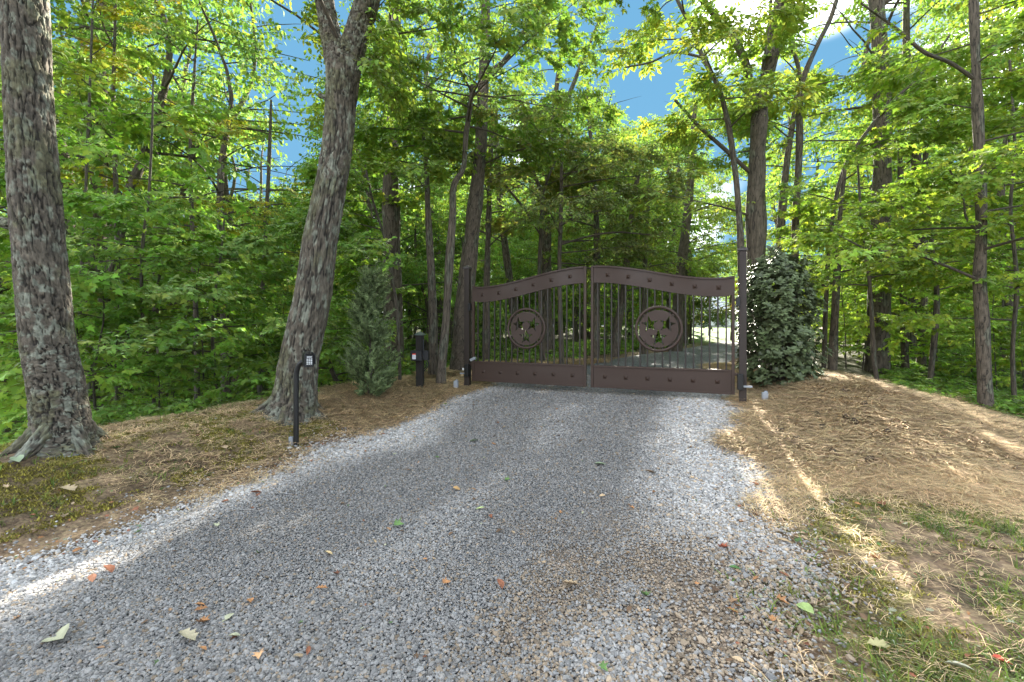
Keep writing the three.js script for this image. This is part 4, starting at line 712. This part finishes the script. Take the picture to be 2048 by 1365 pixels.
// ---------------------------------------------------------------- what lies on the ground
{ // pine straw
  const clump = (seed, fat) => { const R = rng(seed), m = new Mesher(); for (let k = 0; k < 12; k++) { const a = R() * 6.28, l = 0.09 + 0.1 * R(), at = V((R() - 0.5) * 0.16, R() * 0.02, (R() - 0.5) * 0.16), d = V(Math.cos(a), (R() - 0.35) * 0.22, Math.sin(a)), s = V(-Math.sin(a), 0.3 * (R() - 0.5), Math.cos(a)), v = 0.4 + 1.1 * R(); m.strip([at, at.clone().addScaledVector(d, l * 0.5).add(V(0, 0.01, 0)), at.clone().addScaledVector(d, l)], [0.003 * fat, 0.0038 * fat, 0.0018 * fat], s, [v, v * (0.9 + 0.2 * R()), v]); } return m.build(); };
  const R = rng(55), g = [1, 2, 3, 4, 5, 6].map((k) => clump(k + 70, k > 3 ? 0.8 : 0.42)), l = [[], [], [], [], [], []];
  for (let i = 0; i < 170000; i++) {
    const left = R() < 0.3, s = -5 + 9.5 * R(), w = halfWidth(s), a = -0.35 + (left ? 2.9 : 5.2) * R(), r = (left ? -1 : 1) * (w + a), [x, Z] = roadPoint(r, s);
    if (Z < 1.7 || !inView(V(x, H(x, -Z), -Z), 40)) continue;
    const n = fbm(x * 0.9, -Z * 0.9, 55, 4), d = left ? smooth(-2.9, -1.9, s + (n - 0.5) * 1.4) * (1 - smooth(2.0, 2.6, a)) : Math.max(smooth(-3.3, -2.0, s + (n - 0.5) * 2.2) * (1 - smooth(2.9, 4.3, a + (n - 0.5) * 2)), 0.09 * smooth(0.45, 0.6, n));
    const keep = Math.max(d * (left ? 1 : 0.7 + 0.6 * smooth(0.4, 0.6, fbm(x * 2.2, Z * 2.2, 93, 3))), left ? 0.13 : 0.035) * smooth(-0.2, 0.35, a + edgeWobble(s, left ? -1 : 1) * -1 + 0.1);
    if (R() > keep) continue;
    const v = 0.65 + 0.7 * R(), k = Math.floor(R() * 3) + (Z > 4.2 ? 3 : 0), z = (0.65 + 0.45 * d) * (0.8 + 0.5 * R());
    l[k].push([placed(V(x, H(x, -Z) + 0.008 + 0.02 * R(), -Z), euler((R() - 0.5) * 0.3, R() * 6.28, (R() - 0.5) * 0.3), V(z, z, z)), C(0.56 * v, 0.395 * v, 0.22 * v)]);
  }
  l.forEach((q, k) => tag(copies('pine_straw', g[k], M.dry, q), 'loose brown pine straw strewn over both banks', 'pine straw'));
}
{ // pine cones and dark scraps on the right-hand straw
  const R = rng(71), g = new THREE.IcosahedronGeometry(1, 2), p = g.attributes.position, m = std({ color: C(0.04, 0.026, 0.018), roughness: 0.9, flatShading: true });
  for (let k = 0; k < p.count; k++) { const x = p.getX(k), y = p.getY(k), z = p.getZ(k), f = 0.86 + 0.3 * (Math.sin(Math.atan2(y, z) * 8 + Math.round(x * 5) * 1.57) > 0 ? 1 : 0) * (0.5 + 0.5 * hash(Math.round(x * 6), Math.round(Math.atan2(y, z) * 3), 4)); p.setXYZ(k, x * 1.5, y * f * 0.75, z * f * 0.75); }
  g.deleteAttribute('uv'); g.computeVertexNormals();
  for (const [px, py] of [[1634, 842], [1668, 848], [1712, 856], [1694, 846], [1648, 866], [1728, 820], [1560, 872], [1596, 888], [1812, 862], [1842, 846], [1770, 876], [1690, 792], [1780, 800], [1884, 900], [1668, 918], [1742, 932], [1920, 868]]) {
    const q = onGround(px, py), c = shade(new THREE.Mesh(g, m)); c.name = numbered('pine_cone'); c.position.set(q.x, q.y + 0.055, q.z); c.rotation.set(R() * 0.5, R() * 6.28, R()); c.scale.setScalar(0.034 + 0.014 * R()); scene.add(c); tag(c, 'dark weathered pine cone lying on the straw right of the gate', 'pine cone', 'pine cones on the right-hand straw');
  }
}
{ // grass and moss tufts
  const tuft = (seed, n, h) => { const R = rng(seed), m = new Mesher(); for (let k = 0; k < n; k++) { const a = R() * 6.28, l = h * (0.5 + R()), at = V((R() - 0.5) * 0.05, 0, (R() - 0.5) * 0.05), d = V(Math.cos(a) * (0.3 + R()), 1, Math.sin(a) * (0.3 + R())).normalize(), v = 0.7 + 0.6 * R(); m.strip([at, at.clone().addScaledVector(d, l * 0.6), at.clone().addScaledVector(d, l).add(V(Math.cos(a) * l * 0.35, -l * 0.12, Math.sin(a) * l * 0.35))], [0.0028, 0.0024, 0.0004], V(-Math.sin(a), 0, Math.cos(a)), [v, v, v]); } return m.build(); };
  const R = rng(56), g = [tuft(1, 9, 0.07), tuft(2, 7, 0.05)], l = [[], []];
  for (let i = 0; i < 60000; i++) {
    const left = R() < 0.28, s = -6.4 + 8.5 * R(), w = halfWidth(s), a = -0.5 + (left ? 2.4 : 6) * R() , r = (left ? -1 : 1) * (w + a), [x, Z] = roadPoint(r, s);
    if (Z < 1.7 || !inView(V(x, H(x, -Z), -Z), 40)) continue;
    const n = fbm(x * 1.6, -Z * 1.6, 57, 4), d = left ? 0.09 * smooth(0.1, 0.6, a) : (0.05 + 0.35 * smooth(0.52, 0.66, fbm(x * 1.9, Z * 1.9, 94, 3)) + 0.5 * smooth(0.46, 0.62, n)) * smooth(-0.4, 0.9, a) * lerp(0.22, 1, smooth(-1.5, -3.5, s)) + 0.9 * smooth(2.6, 4.0, a + (n - 0.5) * 2);
    if (R() > d) continue;
    const v = 0.7 + 0.6 * R(), z = 0.7 + 0.7 * R(), y = R(), k = i % 2;
    l[k].push([placed(V(x, H(x, -Z) - 0.004, -Z), euler((R() - 0.5) * 0.3, R() * 6.28, (R() - 0.5) * 0.3), V(z, z * (0.6 + 0.6 * R()), z)), C((0.13 + 0.08 * y) * v, 0.22 * v, 0.035 * v)]);
  }
  l.forEach((q, k) => tag(copies('grass_tufts', g[k], M.leaf, q), 'short sparse green grass on the banks', 'grass'));
  const mossTuft = (seed) => { const r = rng(seed), m = new Mesher(); for (let k = 0; k < 16; k++) { const a = r() * 6.28, at = V((r() - 0.5) * 0.07, -0.002, (r() - 0.5) * 0.07), d = V(Math.cos(a) * 0.7, 0.9, Math.sin(a) * 0.7).normalize(), v = 0.6 + 0.8 * r(), h = 0.008 + 0.012 * r(); m.strip([at, at.clone().addScaledVector(d, h)], [0.0045, 0.001], V(-Math.sin(a), 0, Math.cos(a)), [v, v, v]); } return m.build(); };
  const mossL = [];
  for (let i = 0; i < 30000; i++) {
    const left = R() < 0.6, s = -6 + 5 * R(), w = halfWidth(s), a = 0.25 + (left ? 2 : 3.2) * R(), r = (left ? -1 : 1) * (w + a), [x, Z] = roadPoint(r, s); if (Z < 1.7 || !inView(V(x, H(x, -Z), -Z), 40)) continue;
    const m = fbm(x * 2.6, -Z * 2.6, 66, 4), k = fbm(x * 9, -Z * 9, 67, 3), d = smooth(0.42, 0.56, m * 0.7 + k * 0.3) * (1 - smooth(-2.4, -1.6, s)) * (left ? 1 : 0.7); if (R() > d) continue;
    const z = 0.6 + 0.8 * R(), v = 0.6 + 0.7 * R(); mossL.push([placed(V(x, H(x, -Z), -Z), euler((R() - 0.5) * 0.4, R() * 6, (R() - 0.5) * 0.4), V(z, z, z)), C(0.24 * v, 0.205 * v, 0.035 * v)]);
  }
  tag(copies('moss', mossTuft(4), M.dry, mossL), 'olive green moss growing on the earth banks', 'moss');
}
{ // low herbs on the woodland floor
  const R = rng(58), l = [[], [], []];
  for (let i = 0; i < 16000; i++) {
    const Z = 4.5 + 17 * R(), x = (R() * 2 - 1) * (Z * 1.15 + 0.5), [r, s] = rs(x, Z), w = halfWidth(s), a = Math.abs(r) - w; if (inMeadow(x, Z) && Z > 13) continue;
    const lim = r < 0 ? (s < 3 ? 1.9 : 0.5) : (s < 3 ? 3.6 : 2.6); if (a < lim + 0.8 * fbm(x, Z, 9, 2) - 0.3 || !inView(V(x, H(x, -Z), -Z), 60)) continue;
    const v = 0.7 + 0.6 * R(), z = 0.5 + 0.5 * R(); l[Math.floor(R() * 3)].push([placed(V(x, H(x, -Z) + 0.06 + 0.2 * R() * R(), -Z), euler((R() - 0.5) * 0.7, R() * 6.28, (R() - 0.5) * 0.7), V(z, z, z)), C(0.17 * v, 0.32 * v, 0.035 * v)]);
  }
  l.forEach((q, k) => tag(copies('ground_cover', SPRAY.maple[k], M.leaf, q), 'low green ground cover on the woodland floor', 'ground cover'));
}
// fallen leaves
const leafMat = M.dry;
function fallenLeafGeo(kind, seed, wide) { const m = new Mesher(), R = rng(seed), col = [1, 1, 1]; leaf(m, kind, euler(0, 0, 0), V(0, 0, -0.5), 1, col, 0.3 + 0.5 * R(), -0.1 - 0.5 * R(), wide, R); return m.build(); }
const FALLEN = { oval: fallenLeafGeo('oval', 1, 1.1), oak: fallenLeafGeo('oak', 2, 1), slim: fallenLeafGeo('slim', 3, 1.2), maple: fallenLeafGeo('maple', 4, 1) };
const TAN = [0.46, 0.33, 0.2], RUST = [0.27, 0.10, 0.05], ORANGE = [0.42, 0.2, 0.08], PALE = [0.38, 0.38, 0.25], GRN = [0.12, 0.22, 0.06], SAGE = [0.26, 0.32, 0.2], BRN = [0.15, 0.09, 0.05];
function fallen(label, px, py, lenPx, kind, color, turn) {
  const p = onGround(px, py), s = lenPx * 0.8 / F * Math.hypot(p.x, p.z) , t = shade(new THREE.Mesh(FALLEN[kind], fallen.m[color.join()] ??= std({ color: C(...color), roughness: 0.8, vertexColors: true })));
  t.name = numbered('fallen_leaf'); t.position.set(p.x, p.y + 0.03, p.z); t.rotation.set(0.1 + 0.3 * Math.sin(px), turn, 0.35 * Math.cos(px * 1.7), 'YXZ'); t.scale.setScalar(s); scene.add(t); return tag(t, label, 'leaf');
}
fallen.m = {};
[['large tan curled leaf on the gravel near the bottom centre', 1140, 1182, 42, 'oak', TAN, 1.2], ['rust red leaf standing in the gravel left of the large tan leaf', 1000, 1180, 34, 'oval', RUST, 0.3], ['long pale leaf on the gravel at the bottom left, under the bright streak', 118, 1290, 66, 'oval', PALE, 1.0], ['cream leaf with torn edge on the gravel left of the bottom centre', 372, 1290, 48, 'oak', [0.44, 0.38, 0.25], 1.1],
  ['orange leaf just above the cream torn leaf', 408, 1258, 26, 'maple', ORANGE, 1.4], ['rusty leaf on the gravel at the bottom edge, left of centre', 616, 1316, 30, 'slim', RUST, 0.2], ['pale cream leaf right of the cream torn leaf', 468, 1286, 26, 'oval', PALE, 1.6], ['orange crumpled leaf in the middle of the left gravel', 500, 1214, 24, 'oval', ORANGE, 0.6], ['tan curled leaf between the orange leaf and the drive centre', 656, 1117, 24, 'oval', [0.66, 0.48, 0.25], 1.2],
  ['orange brown leaf right of the orange crumpled leaf', 642, 1190, 26, 'oak', ORANGE, 1.8], ['pale orange leaf low on the left gravel, above the rusty one', 518, 1328, 24, 'maple', [0.7, 0.4, 0.2], 0.5], ['small orange leaf beside the bottom of the left gravel', 405, 1312, 20, 'oval', ORANGE, 1.2], ['rust leaf on the left gravel above the bright streak', 216, 1150, 30, 'oval', RUST, 1.0], ['second rust leaf beside the bright streak, lower left', 184, 1168, 22, 'oval', [0.5, 0.22, 0.12], 0.8],
  ['bright red-brown leaf at the left gravel edge near the moss', 270, 1030, 24, 'oak', RUST, 1.2], ['red-brown leaf on the pale gravel below the keypad post', 512, 993, 24, 'oval', RUST, 1.5], ['rust leaf left of the red-brown one below the keypad post', 450, 1011, 18, 'oval', RUST, 1.4], ['tan leaf on the moss left of the keypad post', 448, 903, 20, 'oak', TAN, 1.0], ['large tan leaf on the earth bank at the left', 134, 990, 34, 'oak', [0.42, 0.32, 0.19], 1.3], ['pale green leaf on the moss under the massive trunk', 34, 928, 30, 'oval', SAGE, 1.0],
  ['sage leaf on the mossy bank right of the massive trunk', 180, 910, 24, 'oval', SAGE, 1.4], ['green leaf pair lying on the drive centre left', 798, 1060, 26, 'maple', GRN, 1.5], ['long yellow-green leaf in the drive centre', 960, 1026, 28, 'slim', [0.5, 0.6, 0.24], 1.35], ['pale green leaf in front of the gate, left of centre', 948, 888, 24, 'oval', SAGE, 1.5], ['broad pale green leaf right of the drive centre', 1200, 936, 30, 'oval', SAGE, 1.2], ['dark green leaf in the drive centre', 1016, 968, 18, 'maple', GRN, 1.1],
  ['brown leaf near the drive centre, left of the dark green leaf', 913, 985, 20, 'oval', [0.42, 0.25, 0.1], 1.5], ['dark brown leaf at the right of the drive below the gate', 1302, 952, 24, 'oval', BRN, 1.5], ['tan pebble-like leaf low on the right drive', 1205, 1000, 18, 'oval', TAN, 1.0], ['brown leaf beside the right gravel edge', 1255, 1118, 20, 'oval', [0.3, 0.22, 0.14], 1.2], ['green sprig leaf on the right gravel', 1292, 1204, 26, 'maple', GRN, 0.4], ['bright pale green folded leaf in the lower right gravel', 1612, 1232, 44, 'oval', [0.3, 0.4, 0.14], 0.2],
  ['tan leaf right of the pale green folded leaf', 1698, 1222, 24, 'oak', TAN, 0.4], ['orange leaf left of the pale green folded leaf', 1566, 1218, 26, 'maple', ORANGE, 0.9], ['dark green leaf on the right gravel above the orange one', 1470, 1148, 26, 'oval', [0.07, 0.16, 0.04], 0.9], ['rust leaf on the pale gravel right of the drive', 1450, 1106, 24, 'maple', [0.45, 0.12, 0.06], 0.6], ['pale sage leaf on the moss right of the sunlit straw', 1620, 1032, 26, 'oak', SAGE, 0.6], ['tan curled leaf on the moss at the right', 1680, 1116, 28, 'oval', TAN, 1.2],
  ['green leaf lying on the straw below the shrub', 1706, 920, 22, 'oval', GRN, 1.4], ['long tan leaf on the right gravel edge', 1568, 1092, 34, 'slim', TAN, 0.5], ['pale yellow leaf at the lower right among grass', 1756, 1306, 36, 'oak', [0.42, 0.38, 0.18], 1.2], ['red leaf in the bottom right corner', 2006, 1338, 30, 'oval', [0.5, 0.08, 0.04], 1.2], ['pale folded leaf at the bottom right edge', 1920, 1350, 40, 'oval', [0.42, 0.42, 0.32], 0.8], ['small green leaf at the bottom edge right of centre', 1208, 1352, 24, 'maple', GRN, 0.7],
].forEach((a) => fallen(...a));
{ // smaller litter nobody could count
  const R = rng(59), l = { oval: [], oak: [], slim: [], maple: [] }, kinds = Object.keys(l), cols = [TAN, RUST, ORANGE, PALE, GRN, BRN, BRN, TAN, [0.3, 0.18, 0.1]];
  for (let i = 0; i < 9500; i++) {
    const s = -6.4 + 8.6 * R(), w = halfWidth(s), r = (R() * 2 - 1) * (w + 3.4), [x, Z] = roadPoint(r, s), a = Math.abs(r) - w; if (Z < 1.7 || !inView(V(x, H(x, -Z), -Z), 40) || R() > (a < -0.35 ? 0.10 : a < 0.7 ? 0.9 : 0.5)) continue;
    const c = cols[Math.floor(R() * cols.length)], v = 0.6 + 0.6 * R(), z = 0.018 + 0.05 * R() * R();
    l[kinds[Math.floor(R() * 4)]].push([placed(V(x, H(x, -Z) + 0.024, -Z), euler((R() - 0.5) * 0.7, R() * 6.28, (R() - 0.5) * 0.7), V(z, z, z)), C(c[0] * v, c[1] * v, c[2] * v)]);
  }
  for (const k of kinds) tag(copies('leaf_litter', FALLEN[k], M.dry, l[k]), 'scattered small dead leaves on drive and banks', 'leaf litter');
  const tg = tube([V(-0.5, 0, 0), V(-0.15, 0.05, 0.04), V(0.2, -0.02, 0.1), V(0.5, 0.02, 0.02)], [0.02, 0.018, 0.013, 0.005], 5, 8), q = [];
  for (let i = 0; i < 700; i++) { const s = -6.4 + 8.6 * R(), w = halfWidth(s), sd = R() < 0.5 ? -1 : 1, r = sd * (w - 0.3 + 3 * R()), [x, Z] = roadPoint(r, s); if (Z < 1.7 || !inView(V(x, H(x, -Z), -Z), 40)) continue; const z = 0.06 + 0.2 * R() * R(), v = 0.5 + R(); q.push([placed(V(x, H(x, -Z) + 0.014, -Z), euler((R() - 0.5) * 0.3, R() * 6.28, 0), V(z, z, z)), C(0.16 * v, 0.11 * v, 0.075 * v)]); }
  tag(copies('fallen_twigs', tg, std({ color: 0xffffff, roughness: 0.9 }), q), 'small brown twigs scattered along the drive edges', 'twigs');
}
renderer.render(scene, camera);
